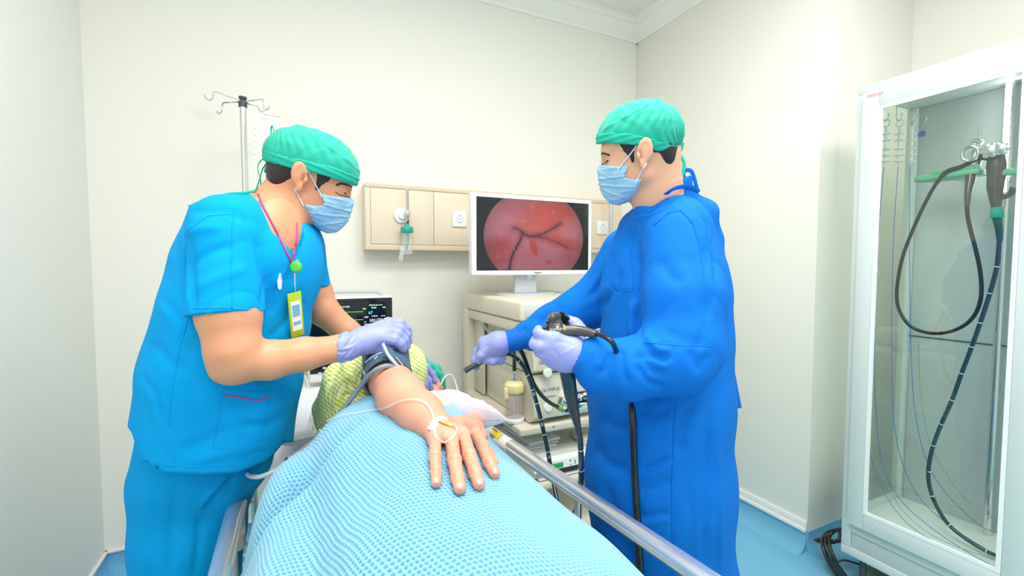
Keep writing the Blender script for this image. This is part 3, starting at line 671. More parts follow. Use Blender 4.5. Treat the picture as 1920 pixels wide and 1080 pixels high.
# ================================================================= glass fronted cabinet
def cabinet():
    X0 = 2.035; X1 = 2.445; Y1 = PX(1577, 1000, X0).y
    zt = PX(1607, 166, X0).z; zb = PX(1577, 1033, X0).z
    Y0 = .16
    r = empty('endoscope_cabinet', ((X0 + X1) / 2, (Y0 + Y1) / 2, 0), 'grey glass fronted cabinet in the recess of the right wall with endoscopes inside', 'cabinet')
    zc = zt
    # carcass
    def bx(n, a, b, m, bev=.003, par=r, **k): q = MB(); q.bb(a, b, bev); return q.build(n, m, par, **k)
    door_z1 = PX(1640, 193, X0).z + .02
    zfl = PZ(1640, 965, .34).z
    bx('top_board', (X0, Y0, zt - .03), (X1, Y1, zt), 'cab'); bx('corner_post', (X0, Y1 - .035, zb + .0355), (X0 + .035, Y1, zt - .03), 'cab')
    bx('corner_post', (X1 - .035, Y1 - .035, zb + .0355), (X1, Y1, zt - .03), 'cab')
    bx('back_board', (X1 - .012, Y0 + .021, zb + .0355), (X1, Y1 - .035, zt - .03), 'cabi')
    q = MB(); q.bb((X1 - .016, Y0, 1.04), (X1 - .011, Y1 - .035, 1.044)); q.build('back_seam', 'dgrey', r)
    bx('side_glass', (X0, Y0, .34), (X1, Y0 + .006, zt - .03), 'glass2', 0); bx('side_rail', (X0, Y0, zb + .0355), (X1, Y0 + .02, .34), 'cab')  # unseen near side, made of glass to let light into the cabinet
    bx('side_glass', (X0 + .035, Y1 - .02, .34), (X1 - .035, Y1 - .016, zt - .03), 'glass2', 0)
    bx('plinth', (X0, Y0, zb), (X1, Y1, zb + .035), 'cab', .004); bx('lower_panel', (X0 + .006, Y0 + .02, zb + .035), (X0 + .014, Y1 - .0355, zb + .1), 'cabi')
    bx('lower_rail', (X0, Y0, zb + .1), (X0 + .03, Y1 - .0355, zb + .135), 'cab')
    bx('floor_board', (X0 + .02, Y0 + .02, zb + .12), (X1 - .012, Y1 - .02, .315), 'cabf', .002)
    bx('side_rail', (X0 + .035, Y1 - .03, zb + .1), (X1 - .035, Y1 - .012, .34), 'cab')
    # inner post seen behind the glass
    p = PX(1894, 200, 2.38); q = MB(); q.tube([(2.38, p.y, .315), (2.38, p.y, zt - .03)], .012, n=16); q.build('hanging_post', 'chrome', r)
    q = MB(); q.tube([(2.36, p.y, 1.62), (2.36, p.y, zt - .04)], .008, n=14); q.build('lamp_tube', 'tubelamp', r)
    # doors
    ysplit = PX(1925, 1000, X0).y + .0
    ysplit = .535
    dz0, dz1 = zb + .14, zt - .034
    gy1 = PX(1653, 600, X0).y
    for k, (a, b) in enumerate(((ysplit, Y1 - .028), (Y0 + .01, ysplit - .004))):
        f = MB(); fw = (b - gy1) if k == 0 else .06; t0, t1 = X0 - .02, X0 - .0005
        fw = .058
        f.bb((t0, b - fw, dz0), (t1, b, dz1), .003); f.bb((t0, a, dz0), (t1, a + .055, dz1), .003)
        f.bb((t0, a + .055, dz0), (t1, b - fw, dz0 + .065), .003); f.bb((t0, a + .055, dz1 - .065), (t1, b - fw, dz1), .003)
        d = f.build('door', 'cab', r)
        g = MB(); e = .012; ya, yb2, za, zb2 = a + .055, b - fw, dz0 + .065, dz1 - .065
        g.bb((t0 - .001, ya, za), (t0 + .008, ya + e, zb2)); g.bb((t0 - .001, yb2 - e, za), (t0 + .008, yb2, zb2)); g.bb((t0 - .001, ya + e, zb2 - e), (t0 + .008, yb2 - e, zb2)); g.bb((t0 - .001, ya + e, za), (t0 + .008, yb2 - e, za + e))
        g.build('gasket', 'gasket', d)
        g = MB(); g.bb((t0 + .009, ya, za), (t0 + .013, yb2, zb2)); g.build('glass_pane', 'glass', d, 0)
    c = PX(1641, 176, X0 - .021)
    q = MB(); q.box(c + V(0, 0, .0), (.001, .055, .014), .0004); q.build('sticker', 'pink', r)
    text('printing', 'MEDICAL CABINET', c + V(-.0008, .022, -.003), .006, 'magenta', r, (0, -1, 0), (0, 0, 1), depth=.0001)
    for (x, y) in ((X0 + .05, Y1 - .06), (X1 - .06, Y1 - .06), (X0 + .05, Y0 + .06), (X1 - .06, Y0 + .06)):
        q = MB(); q.lathe((x, y, 0), [(0, 0), (.022, 0), (.022, .01), (.012, .02), (.012, zb), (0, zb)]); q.build('leg', 'dgrey', r)
    return X0, X1, Y0, Y1, zb, zt
CB = cabinet()
def scopes_in_cabinet():
    X0, X1, Y0, Y1, zb, zt = CB
    # green holders fixed to the back wall of the cabinet
    hx = 2.27
    for k, (pa, pb, w_) in enumerate((((1722, 335), (1848, 328), .05), ((1868, 325), (1935, 318), .05))):
        a, b = PX(*pa, hx), PX(*pb, hx)
        b.z = a.z
        o = empty('scope_holder', (hx, (a.y + b.y) / 2, a.z), ['pale green hanger arm on the left inside the glass cabinet, with a rounded end', 'pale green hanger arm on the right inside the glass cabinet, cut by the photo edge'][k], 'hanger', 'hanger arms in the glass cabinet')
        mb = MB()
        mb.bb((hx - .05, b.y, a.z - .018), (hx + .05, a.y - .025, a.z + .002), .006)
        mb.bb((hx - .05, b.y, a.z + .0), (hx - .042, a.y - .06, a.z + .016), .003)
        mb.lathe((hx - .01, a.y - .03, a.z - .016), [(0, 0), (.034, 0), (.038, .006), (.036, .02), (.02, .026), (0, .027)])
        mb.build('arm', 'tealg', o)
        mb = MB(); mb.bb((hx + .05, (a.y + b.y) / 2 - .012, a.z - .016), (X1 - .016, (a.y + b.y) / 2 + .012, a.z - .004), .003); mb.build('bracket', 'steel', o)
    # scope with coiled umbilical
    xs = 2.235
    r = empty('stored_endoscope', PX(1870, 330, xs), 'dark endoscope hanging in the glass cabinet, its marked tube trailing onto the cabinet floor', 'endoscope')
    def G(px, py, dx=0): return PX(px, py, xs + dx)
    mb = MB(); mb.tube([G(1868, 288), G(1868, 310), G(1868, 330), G(1866, 352), G(1868, 388)], [.020, .026, .024, .022, .013], n=20); mb.tube([G(1872, 285), G(1858, 278, .01), G(1848, 283, .02)], [.012, .014, .01], n=14)
    mb.build('control_body', 'scopeh', r)
    for (px, py, rr) in ((1858, 283, .022), (1878, 279, .020)):
        mb = MB(); c = G(px, py, -.03); n = 6
        for k in range(n):
            a = k * 2 * math.pi / n; mb.lathe(c + V(0, math.cos(a) * rr * .8, math.sin(a) * rr * .8), [(0, 0), (rr * .42, 0), (rr * .42, .01), (0, .012)], axis=(-1, 0, 0), n=12)
        mb.lathe(c, [(0, 0), (rr * .8, 0), (rr * .8, .012), (0, .016)], axis=(-1, 0, 0)); mb.build('steering_wheel', 'steel', r)
    mb = MB(); mb.tube([G(1878, 370), G(1893, 365), G(1902, 352)], [.009, .009, .012], n=14); mb.build('channel_port', 'scopeh', r)
    mb = MB(); mb.tube([G(1869, 389), G(1869, 408)], .0165, n=20); mb.build('grip_ring', 'teald', r)
    mb = MB(); mb.tube([G(1869, 405), G(1873, 430), G(1874, 455)], [.014, .010, .007], n=18); mb.build('boot', 'scopeg', r)
    T = [(1874, 450), (1869, 500), (1856, 550), (1838, 605), (1822, 650), (1803, 700), (1785, 750), (1765, 795), (1750, 835), (1742, 870), (1741, 900), (1748, 930), (1762, 960), (1780, 985), (1808, 1008), (1850, 1034), (1906, 1056), (1960, 1075)]
    pts = []
    zf = .323
    for x, y in T:
        p = PX(x, y, 2.20)
        if p.z < zf + .001:
            p = PZ(x, y, zf)
        pts.append(p)
    mb = MB(); mb.tube(pts, .0068, n=14, res=8); mb.build('insertion_tube', 'scopeg', r)
    for (x, y) in ((1870, 490), (1857, 548), (1840, 600), (1822, 652), (1804, 700), (1784, 750), (1764, 798), (1749, 838), (1742, 884), (1752, 935), (1788, 992), (1850, 1035)):
        k = min(range(len(T)), key=lambda i: (T[i][0] - x) ** 2 + (T[i][1] - y) ** 2); i = max(0, min(len(T) - 2, k))
        p = PX(x, y, 2.2) if pts[k].x == pts[0].x or pts[k].z > zf + .001 else PZ(x, y, zf)
        d = (pts[i + 1] - pts[i]).normalized()
        p = pts[k] if (pts[k] - p).length < .02 else p
        mb = MB(); mb.tube([p - d * .0015, p + d * .0015], .0073, n=14); mb.build('depth_mark', 'mark', r)
    # umbilical loop on the hanger
    L_ = [(1868, 300), (1840, 295), (1805, 312), (1775, 322), (1755, 345), (1735, 380), (1712, 430), (1693, 480), (1683, 530), (1682, 565), (1690, 590), (1708, 612), (1735, 623), (1765, 625), (1795, 617), (1818, 602), (1833, 580), (1840, 550), (1838, 510), (1830, 470), (1822, 440), (1815, 410), (1813, 385)]
    mb = MB(); mb.tube([PX(x, y, 2.235 - .03 * min(1, i / 5)) for i, (x, y) in enumerate(L_)], [.012, .011, .009, .008] + [.0062] * (len(L_) - 4), n=14, res=8); mb.build('umbilical_tube', 'black', r)
    mb = MB(); mb.tube([PX(1813, 388, 2.205), PX(1815, 362, 2.215), PX(1819, 340, 2.23), PX(1821, 322, 2.24)], [.0065, .010, .014, .016], n=18); mb.build('connector_boot', 'scopeh', r)
    mb = MB(); c = PX(1822, 300, 2.24)
    mb.tube([PX(1821, 324, 2.24), PX(1828, 300, 2.24), PX(1832, 280, 2.24)], [.017, .02, .017], n=18); mb.tube([PX(1833, 282, 2.24), PX(1836, 262, 2.24), PX(1838, 240, 2.24)], [.006, .0045, .0045], n=12); mb.tube([PX(1822, 268, 2.24), PX(1831, 264, 2.24), PX(1842, 268, 2.24)], .008); mb.build('connector', 'steel', r)
    mb = MB(); c = PX(1819, 288, 2.20); pts = [c + V(0, math.cos(a) * .022, math.sin(a) * .025) for a in [k * 2 * math.pi / 20 for k in range(20)]]; mb.tube(pts, .005, closed=True, res=2); mb.build('connector_ring', 'steel', r)
    # hooks with coiled handles and thin wires
    paths = [[(1657, 312), (1648, 430), (1643, 540), (1640, 650), (1641, 740), (1650, 850), (1668, 905), (1700, 950), (1760, 1000), (1840, 1050), (1910, 1085)],
             [(1684, 312), (1676, 430), (1673, 540), (1672, 650), (1674, 760), (1682, 830), (1700, 890), (1730, 940), (1780, 985), (1850, 1030), (1910, 1058)],
             [(1706, 312), (1705, 430), (1706, 540), (1709, 680), (1717, 780), (1736, 860), (1770, 920), (1830, 980), (1870, 1000), (1910, 1018)]]
    hx0 = [1663, 1688, 1711]
    for k in range(3):
        x = hx0[k]; X_ = 2.33 - .06 * 0; 
        X_ = 2.12 + .10 * k
        r2 = empty('wire_instrument', PX(x, 240, X_), ['leftmost white handled wire instrument hanging inside the cabinet', 'middle white handled wire instrument hanging inside the cabinet', 'white handled wire instrument hanging nearest the inner corner post'][k], 'wire instrument', 'wire instruments in the glass cabinet')
        mb = MB(); mb.tube([PX(x - 6, 197, X_), PX(x - 7, 222, X_), PX(x - 1, 226, X_), PX(x + 3, 217, X_), PX(x + 2, 212, X_)], .0022, n=8); mb.build('hook', 'steel', r2)
        mb = MB(); c = PX(x - 1, 231, X_); mb.tube([c + V(.0, math.cos(a) * .012, math.sin(a) * .014) for a in [q * 2 * math.pi / 14 for q in range(14)]], .0026, closed=True, res=2)
        mb.tube([PX(x - 1, 238, X_), PX(x - 3, 308, X_)], .0055, n=10)
        for yy in (252, 264, 280, 292, 303): mb.lathe(PX(x - 2, yy, X_), [(0, 0), (.016, 0), (.016, .003), (0, .003)], n=20)
        mb.build('handle', 'white', r2)
        pts = []
        for (a, b) in paths[k]:
            p = PX(a, b, X_ - .02 * 0)
            if p.z < .321: p = PZ(a, b, .321)
            p.x = max(p.x, 2.062); p.y = min(p.y, Y1 - .03)
            pts.append(p)
        mb = MB(); mb.tube(pts, .0013, n=8, res=6); mb.build('wire', 'bluewire', r2)
    r2 = empty('tagged_hook', PX(1729, 235, 2.36), 'small steel hook with an oval blue tag inside the cabinet', 'hook')
    mb = MB(); c = PX(1729, 225, 2.36); mb.tube([c + V(0, -.012, .014), c + V(0, -.014, -.002), c + V(0, 0, -.014), c + V(0, .014, -.002), c + V(0, .012, .014)], .0015); mb.build('wire_loop', 'steel', r2)
    mb = MB(); mb.lathe(PX(1729, 251, 2.36), [(0, 0), (.013, 0), (.013, .004), (0, .004)], axis=(-1, 0, 0)); o = mb.build('tag', 'bluewire', r2)
    # extra thin wires
    extra = [([(1627, 832), (1640, 880), (1662, 930), (1700, 980), (1760, 1020), (1840, 1055), (1910, 1082)], 'bluewire', 2.075, 'thin blue wire curling along the front of the cabinet floor'),
             ([(1629, 835), (1645, 875), (1672, 925), (1702, 968), (1760, 1010), (1850, 1045), (1910, 1065)], 'greywire', 2.085, 'thin grey wire lying on the cabinet floor beside the front wires'),
             ([(1722, 640), (1726, 740), (1744, 830), (1775, 890), (1810, 935), (1850, 965), (1910, 990)], 'greywire', 2.36, 'thin grey wire hanging down at the back of the cabinet')]
    for pth, m_, X_, lab in extra:
        pts = []
        for (a, b) in pth:
            p = PX(a, b, X_)
            if p.z < .321: p = PZ(a, b, .321)
            p.x = min(max(p.x, 2.06), 2.42); p.y = min(p.y, Y1 - .035)
            pts.append(p)
        mb = MB(); mb.tube(pts, .0011, n=8, res=6); mb.build('loose_wire', m_, None, 35, label=lab, cat='wire')
scopes_in_cabinet()
# black cable coil between wall corner and cabinet
def coil():
    X_ = 2.17
    pts = [PX(1527, 1010, XR - .03), PX(1535, 1016, XR - .03), PX(1548, 1017, 2.1), PX(1562, 1017, 2.12), PX(1570, 1014, 2.11), PX(1575, 1004, 2.13), PX(1570, 995, 2.14), PX(1556, 996, 2.14), PX(1544, 1006, 2.12), PX(1542, 1022, 2.08)]
    pts = [p for p in pts]
    end = [PZ(1548, 1050, .05), PZ(1566, 1078, .012), PZ(1590, 1100, .01)]
    end = [PX(1549, 1045, 2.06), PX(1560, 1066, 2.06), PX(1580, 1092, 2.08)]
    for k in range(3):
        o_ = V(.004 * k, -.012 * k, .009 * k)
        mb = MB(); mb.tube([p + o_ for p in pts + end], .0065, n=12, res=8)
        mb.build('power_cable', 'black', None, label=['outer loop of black cable coiled on the floor between wall corner and cabinet', 'middle loop of black cable coiled between wall corner and cabinet', 'inner loop of black cable coiled between wall corner and cabinet'][k], cat='cable', group='black cable coil by the cabinet')
    mb = MB(); mb.tube([PX(1543, 1025, 2.1), PX(1552, 1043, 2.12), PX(1570, 1053, 2.14), PX(1592, 1052, 2.17), V(2.26, .98, .03), V(2.34, .80, .006)], .004); mb.build('power_cable', 'black', None, label='thin black cable running from the coil under the cabinet', cat='cable')
coil()

mb = MB(); mb.bb((2.10, .84, 0), (2.38, 1.03, .085), .012); mb.build('stone_block', 'stone', None, label='mottled green stone block lying on the floor beneath the glass cabinet', cat='stone')
# ================================================================= sculpting toolkit: signed distance volumes turned into meshes
def smin(a, b, k):
    if k <= 0: return np.minimum(a, b)
    h = np.clip(.5 + .5 * (b - a) / k, 0, 1)
    return b + (a - b) * h - k * h * (1 - h)
class Vol:
    """volume in the camera-aligned metric frame (x right, y up, z towards the camera)"""
    def __init__(s, res): s.res = res; s.ops = []; s.lo = np.array([1e9] * 3); s.hi = -s.lo
    def _op(s, fn, lo, hi, k, mode):
        lo, hi = np.array(lo, float), np.array(hi, float)
        if mode == '+': s.lo = np.minimum(s.lo, lo); s.hi = np.maximum(s.hi, hi)
        s.ops.append((fn, lo, hi, k, mode)); return s
    def cone(s, a, b, ra, rb, k=.01, mode='+', sq=1.0, n=(0, 0, 1), cut=None):
        """tapered limb between two points; sq widens it along direction n"""
        a, b, n = np.array(a, float), np.array(b, float), np.array(n, float); n /= np.linalg.norm(n)
        ba = b - a; L2 = max(ba @ ba, 1e-12); e = max(ra, rb) * max(1, sq) 
        def fn(X, Y, Z):
            px, py, pz = X - a[0], Y - a[1], Z - a[2]
            t = np.clip((px * ba[0] + py * ba[1] + pz * ba[2]) / L2, 0, 1)
            qx, qy, qz = px - t * ba[0], py - t * ba[1], pz - t * ba[2]
            d2 = qx * qx + qy * qy + qz * qz
            if sq != 1.0:
                qn = qx * n[0] + qy * n[1] + qz * n[2]; d2 = d2 - qn * qn + (qn / sq) ** 2
            d = np.sqrt(d2) - (ra + (rb - ra) * t)
            for cp, cn in (cut or ()):
                cn = np.array(cn, float) / np.linalg.norm(cn); d = np.maximum(d, (X - cp[0]) * cn[0] + (Y - cp[1]) * cn[1] + (Z - cp[2]) * cn[2])
            return d
        return s._op(fn, np.minimum(a, b) - e, np.maximum(a, b) + e, k, mode)
    def chain(s, pts, rs, k=.01, mode='+', sq=1.0, n=(0, 0, 1)):
        for i in range(len(pts) - 1):
            s.cone(pts[i], pts[i + 1], rs[i], rs[i + 1], k if i == 0 else min(k, .02) if k else 0, mode, sq if not isinstance(sq, (list, tuple)) else sq[i], n)
        return s
    def ell(s, c, r, k=.01, mode='+', rot=None):
        c, r = np.array(c, float), np.array(r, float); Rm = np.eye(3) if rot is None else np.array(rot)   # columns are the axes
        e = np.abs(Rm) @ r
        def fn(X, Y, Z):
            px, py, pz = X - c[0], Y - c[1], Z - c[2]
            q = [(px * Rm[0, i] + py * Rm[1, i] + pz * Rm[2, i]) / r[i] for i in range(3)]
            k0 = np.sqrt(q[0] ** 2 + q[1] ** 2 + q[2] ** 2) + 1e-9
            k1 = np.sqrt((q[0] / r[0]) ** 2 + (q[1] / r[1]) ** 2 + (q[2] / r[2]) ** 2) + 1e-9
            return k0 * (k0 - 1) / k1
        return s._op(fn, c - e, c + e, k, mode)
    def plane(s, p, n, k=.002, within=None):
        """keep only what lies behind the plane (point p, outward normal n)"""
        p, n = np.array(p, float), np.array(n, float); n /= np.linalg.norm(n)
        return s._op(lambda X, Y, Z: (X - p[0]) * n[0] + (Y - p[1]) * n[1] + (Z - p[2]) * n[2], *(within or ((-9,) * 3, (9,) * 3)), k, '&')
    def func(s, fn, lo, hi, k, mode): return s._op(fn, lo, hi, k, mode)
    def sample(s, pad=None):
        pad = s.res * 3 if pad is None else pad
        lo = s.lo - pad; hi = s.hi + pad; s.o = lo
        xs = [np.arange(lo[i], hi[i] + s.res, s.res, dtype=np.float32) for i in range(3)]
        d = np.full([len(x) for x in xs], .05, np.float32)
        for fn, a, b, k, mode in s.ops:
            m = s.res * 3 + k
            sl = []
            for i in range(3):
                i0 = max(0, int(np.floor((a[i] - m - lo[i]) / s.res))); i1 = min(len(xs[i]), int(np.ceil((b[i] + m - lo[i]) / s.res)) + 1)
                sl.append(slice(i0, max(i0, i1)))
            sl = tuple(sl)
            if any(q.start >= q.stop for q in sl): continue
            X, Y, Z = xs[0][sl[0]][:, None, None], xs[1][sl[1]][None, :, None], xs[2][sl[2]][None, None, :]
            v = fn(X, Y, Z).astype(np.float32); cur = d[sl]
            if mode == '+': d[sl] = smin(cur, v, k)
            elif mode == '-': d[sl] = -smin(-cur, v, k)
            elif mode == '&': d[sl] = -smin(-cur, -v, k)
        s.d = d; return d
    def mesh(s, smooth=1):
        d = s.sample(); res = s.res
        sg = d < 0
        c = np.zeros([n - 1 for n in d.shape], np.int8)
        for i in (0, 1):
            for jx in (0, 1):
                for kx in (0, 1): c += sg[i:d.shape[0] - 1 + i, jx:d.shape[1] - 1 + jx, kx:d.shape[2] - 1 + kx]
        act = np.argwhere((c > 0) & (c < 8))
        idx = -np.ones(c.shape, np.int64); idx[act[:, 0], act[:, 1], act[:, 2]] = np.arange(len(act))
        acc = np.zeros((len(act), 3)); cnt = np.zeros(len(act))
        cor = [(i, jj, kk) for i in (0, 1) for jj in (0, 1) for kk in (0, 1)]
        g = lambda o: d[act[:, 0] + o[0], act[:, 1] + o[1], act[:, 2] + o[2]].astype(float)
        for a in cor:
            for ax in range(3):
                if a[ax]: continue
                b = list(a); b[ax] = 1
                va, vb = g(a), g(b); m = (va < 0) != (vb < 0)
                t = np.where(m, va / np.where(m, va - vb, 1), 0)
                p = np.tile(np.array(a, float), (len(act), 1)); p[:, ax] = t
                acc[m] += p[m]; cnt[m] += 1
        v = (act + acc / cnt[:, None]) * res + s.o
        F = []
        for ax in range(3):
            u, w_ = (ax + 1) % 3, (ax + 2) % 3
            sl0 = [slice(None)] * 3; sl1 = [slice(None)] * 3; sl0[ax] = slice(0, -1); sl1[ax] = slice(1, None)
            e = np.argwhere(sg[tuple(sl0)] != sg[tuple(sl1)])
            e = e[(e[:, u] > 0) & (e[:, w_] > 0) & (e[:, u] < c.shape[u]) & (e[:, w_] < c.shape[w_])]
            if not len(e): continue
            q = []
            for du, dw in ((1, 1), (0, 1), (0, 0), (1, 0)):
                z = e.copy(); z[:, u] -= du; z[:, w_] -= dw; q.append(idx[z[:, 0], z[:, 1], z[:, 2]])
            q = np.stack(q, 1); neg = sg[e[:, 0], e[:, 1], e[:, 2]]
            q[~neg] = q[~neg][:, ::-1]; F.append(q[(q >= 0).all(1)])
        F = np.concatenate(F)
        for _ in range(smooth):
            A = np.zeros_like(v); n = np.zeros(len(v))
            for i in range(4):
                np.add.at(A, F[:, i], v[F[:, (i + 1) % 4]] + v[F[:, (i + 3) % 4]]); np.add.at(n, F[:, i], 2)
            v = v * .5 + .5 * A / np.maximum(n, 1)[:, None]
        return v, F
def vnormals(v, F):
    n = np.cross(v[F[:, 2]] - v[F[:, 0]], v[F[:, 3]] - v[F[:, 1]]); N = np.zeros_like(v)
    for i in range(4): np.add.at(N, F[:, i], n)
    return N / (np.linalg.norm(N, axis=1, keepdims=True) + 1e-12)
def w2c(p): p = np.asarray(p, float) - ORG; return np.array([p @ cR, p @ cU, -(p @ cF)])
WAX = np.stack([cR, cU, -cF], 0)          # columns: world axes in the camera frame
def jr(px, py, D, r): return j(px, py, D), r * D / FPX
def chain_px(V_, L, k=.02, sq=1.0, n=(0, 0, 1), shrink=0.0, mode='+', k0=None):
    P_ = [jr(*q) for q in L]
    V_.cone(P_[0][0], P_[1][0], P_[0][1] - shrink, P_[1][1] - shrink, k0 if k0 is not None else k, mode, sq if np.isscalar(sq) else sq[0], n)
    for i in range(1, len(P_) - 1): V_.cone(P_[i][0], P_[i + 1][0], P_[i][1] - shrink, P_[i + 1][1] - shrink, k, mode, sq if np.isscalar(sq) else sq[i], n)
def poly2d(x, y, poly):
    poly = np.array(poly, float); d = np.full(np.broadcast(x, y).shape, 1e9); ins = np.zeros(d.shape, bool); n = len(poly)
    for i in range(n):
        a, b = poly[i], poly[(i + 1) % n]; ex, ey = b - a; wx, wy = x - a[0], y - a[1]
        t = np.clip((wx * ex + wy * ey) / (ex * ex + ey * ey), 0, 1); d = np.minimum(d, (wx - t * ex) ** 2 + (wy - t * ey) ** 2)
        c1 = (a[1] > y) != (b[1] > y)
        with np.errstate(divide='ignore', invalid='ignore'): c2 = x < (b[0] - a[0]) * (y - a[1]) / (b[1] - a[1]) + a[0]
        ins ^= (c1 & c2)
    d = np.sqrt(d); return np.where(ins, -d, d)
def project(v): return np.stack([v[:, 0] / -v[:, 2] * FPX + 960, -v[:, 1] / -v[:, 2] * FPX + 540], 1)
def keep_big(v, F, frac=.03):
    """drop stray specks"""
    n = len(v); lab = np.arange(n)
    while True:
        m = lab[F].min(1); new = lab.copy()
        for i in range(4): np.minimum.at(new, F[:, i], m)
        new = new[new]
        if (new == lab).all(): break
        lab = new
    ids, cnt = np.unique(lab, return_counts=True); ok = ids[cnt > cnt.max() * frac]
    kv = np.isin(lab, ok); kf = kv[F].all(1); mp = np.cumsum(kv) - 1
    return v[kv], mp[F[kf]]
def folds(v, F, L, zrange=None):
    """press creases into cloth: L = list of (points, width, height, kind, facing)"""
    N = vnormals(v, F); q = project(v); view = -v / np.linalg.norm(v, axis=1, keepdims=True)
    fac = np.clip((N * view).sum(1) * 2.5, 0, 1)
    off = np.zeros(len(v))
    for item in L:
        pts, w_, A, kind = item[:4]
        pts = np.array(pts, float); best = np.full(len(v), 1e9); sg_ = np.zeros(len(v)); tt = np.zeros(len(v)); tot = np.sum(np.linalg.norm(np.diff(pts, axis=0), axis=1)); run = 0
        for i in range(len(pts) - 1):
            a, b = pts[i], pts[i + 1]; ab = b - a; l = np.linalg.norm(ab)
            t = ((q - a) @ ab) / (l * l); tc = np.clip(t, 0, 1); r = q - a - tc[:, None] * ab; d = np.linalg.norm(r, axis=1)
            m = d < best; best[m] = d[m]; sg_[m] = (np.sign(ab[0] * r[:, 1] - ab[1] * r[:, 0]))[m]; tt[m] = ((run + tc * l) / tot)[m]; run += l
        x = best / w_ * sg_; end = np.clip(np.minimum(tt, 1 - tt) * 5, 0, 1) if len(item) < 5 else 1
        if kind == 'v': p = -np.exp(-x * x)
        elif kind == 'r': p = np.exp(-x * x)
        elif kind == 's': p = .75 * x * np.exp(-x * x) * 1.8 - .25 * np.exp(-x * x)
        else: p = x * np.exp(-x * x) * 1.6
        off += A * p * end * fac
    return v + N * off[:, None]
def wavy(v, F, amp, sc, seed=0, stretch=(1, 1, 1)):
    N = vnormals(v, F); rng = np.random.RandomState(seed); o = np.zeros(len(v)); p = v * np.array(stretch)
    for k in range(7):
        d = rng.randn(3); d /= np.linalg.norm(d); f = sc * (.6 + .9 * rng.rand()); d2 = rng.randn(3)
        o += np.sin(p @ d * f + rng.rand() * 6 + 1.2 * np.sin(p @ d2 * f * .4 + rng.rand() * 6))
    return v + N * (o * amp / 3)[:, None]
def crumple(v, F, amp, sc, seed=0, stretch=(1, 1, 1), power=3):
    N = vnormals(v, F); rng = np.random.RandomState(seed); p = v * np.array(stretch); o = np.zeros(len(v))
    for k in range(5):
        d = rng.randn(3); d /= np.linalg.norm(d); d2 = rng.randn(3); d3 = rng.randn(3); f = sc * (.6 + .8 * rng.rand())
        r = 1 - np.abs(np.sin(p @ d * f + rng.rand() * 6 + 1.6 * np.sin(p @ d2 * f * .35 + rng.rand() * 6)))
        gate = np.clip(.5 + .9 * np.sin(p @ d3 * f * .4 + rng.rand() * 6), 0, 1)
        o += r ** power * gate
    return v - N * (o * amp / 2)[:, None]
def sculpt(v, F, name, m, parent=None, local=None, **k):
    w_ = c2w(v)
    me = bpy.data.meshes.new(name)
    me.vertices.add(len(w_)); me.vertices.foreach_set('co', w_.astype(np.float32).ravel())
    me.loops.add(len(F) * 4); me.loops.foreach_set('vertex_index', F.astype(np.int32).ravel())
    me.polygons.add(len(F)); me.polygons.foreach_set('loop_start', np.arange(0, len(F) * 4, 4, dtype=np.int32)); me.polygons.foreach_set('loop_total', np.full(len(F), 4, np.int32))
    me.update(calc_edges=True); me.validate()
    bm_ok = me
    return link(bm_ok, name, m, parent, 180, **k)
def bvh(o):
    mw = o.matrix_world; return BVHTree.FromPolygons([mw @ x.co for x in o.data.vertices], [list(p.vertices) for p in o.data.polygons])
class Surf:
    """finds points lying on built surfaces (seen from where they were measured) so seams and straps follow them"""
    def __init__(s, *objs):
        bpy.context.view_layer.update(); s.t = [bvh(o) for o in objs]
    def at(s, px, py, lift=0.0):
        d = Vector(ray(px, py)).normalized(); best = None
        for t in s.t:
            h = t.ray_cast(Vector(ORG), d)
            if h[0] is not None and (best is None or h[3] < best[3]): best = h
        if best is None: return None
        n = best[1]
        if n.dot(d) > 0: n = -n
        return best[0] + n * lift
    def path(s, pts, lift=0.0, step=6):
        out = []
        for i in range(len(pts) - 1):
            a, b = pts[i], pts[i + 1]; n = max(1, int(math.hypot(b[0] - a[0], b[1] - a[1]) / step))
            for k in range(n + (i == len(pts) - 2)):
                t = k / n; p = s.at(a[0] + (b[0] - a[0]) * t, a[1] + (b[1] - a[1]) * t, lift)
                if p is not None: out.append(p)
        return out
def strip(surf, pts, r, name, m, parent, lift=0.0005, flat=None, step=6, n=8, **k):
    p = surf.path(pts, lift, step)
    if len(p) < 2: print('strip failed', name, pts[0]); return None
    mb = MB(); mb.tube(p, r, n=n, res=2, flat=flat, up=-cF if flat else None)
    return mb.build(name, m, parent, 60, **k)
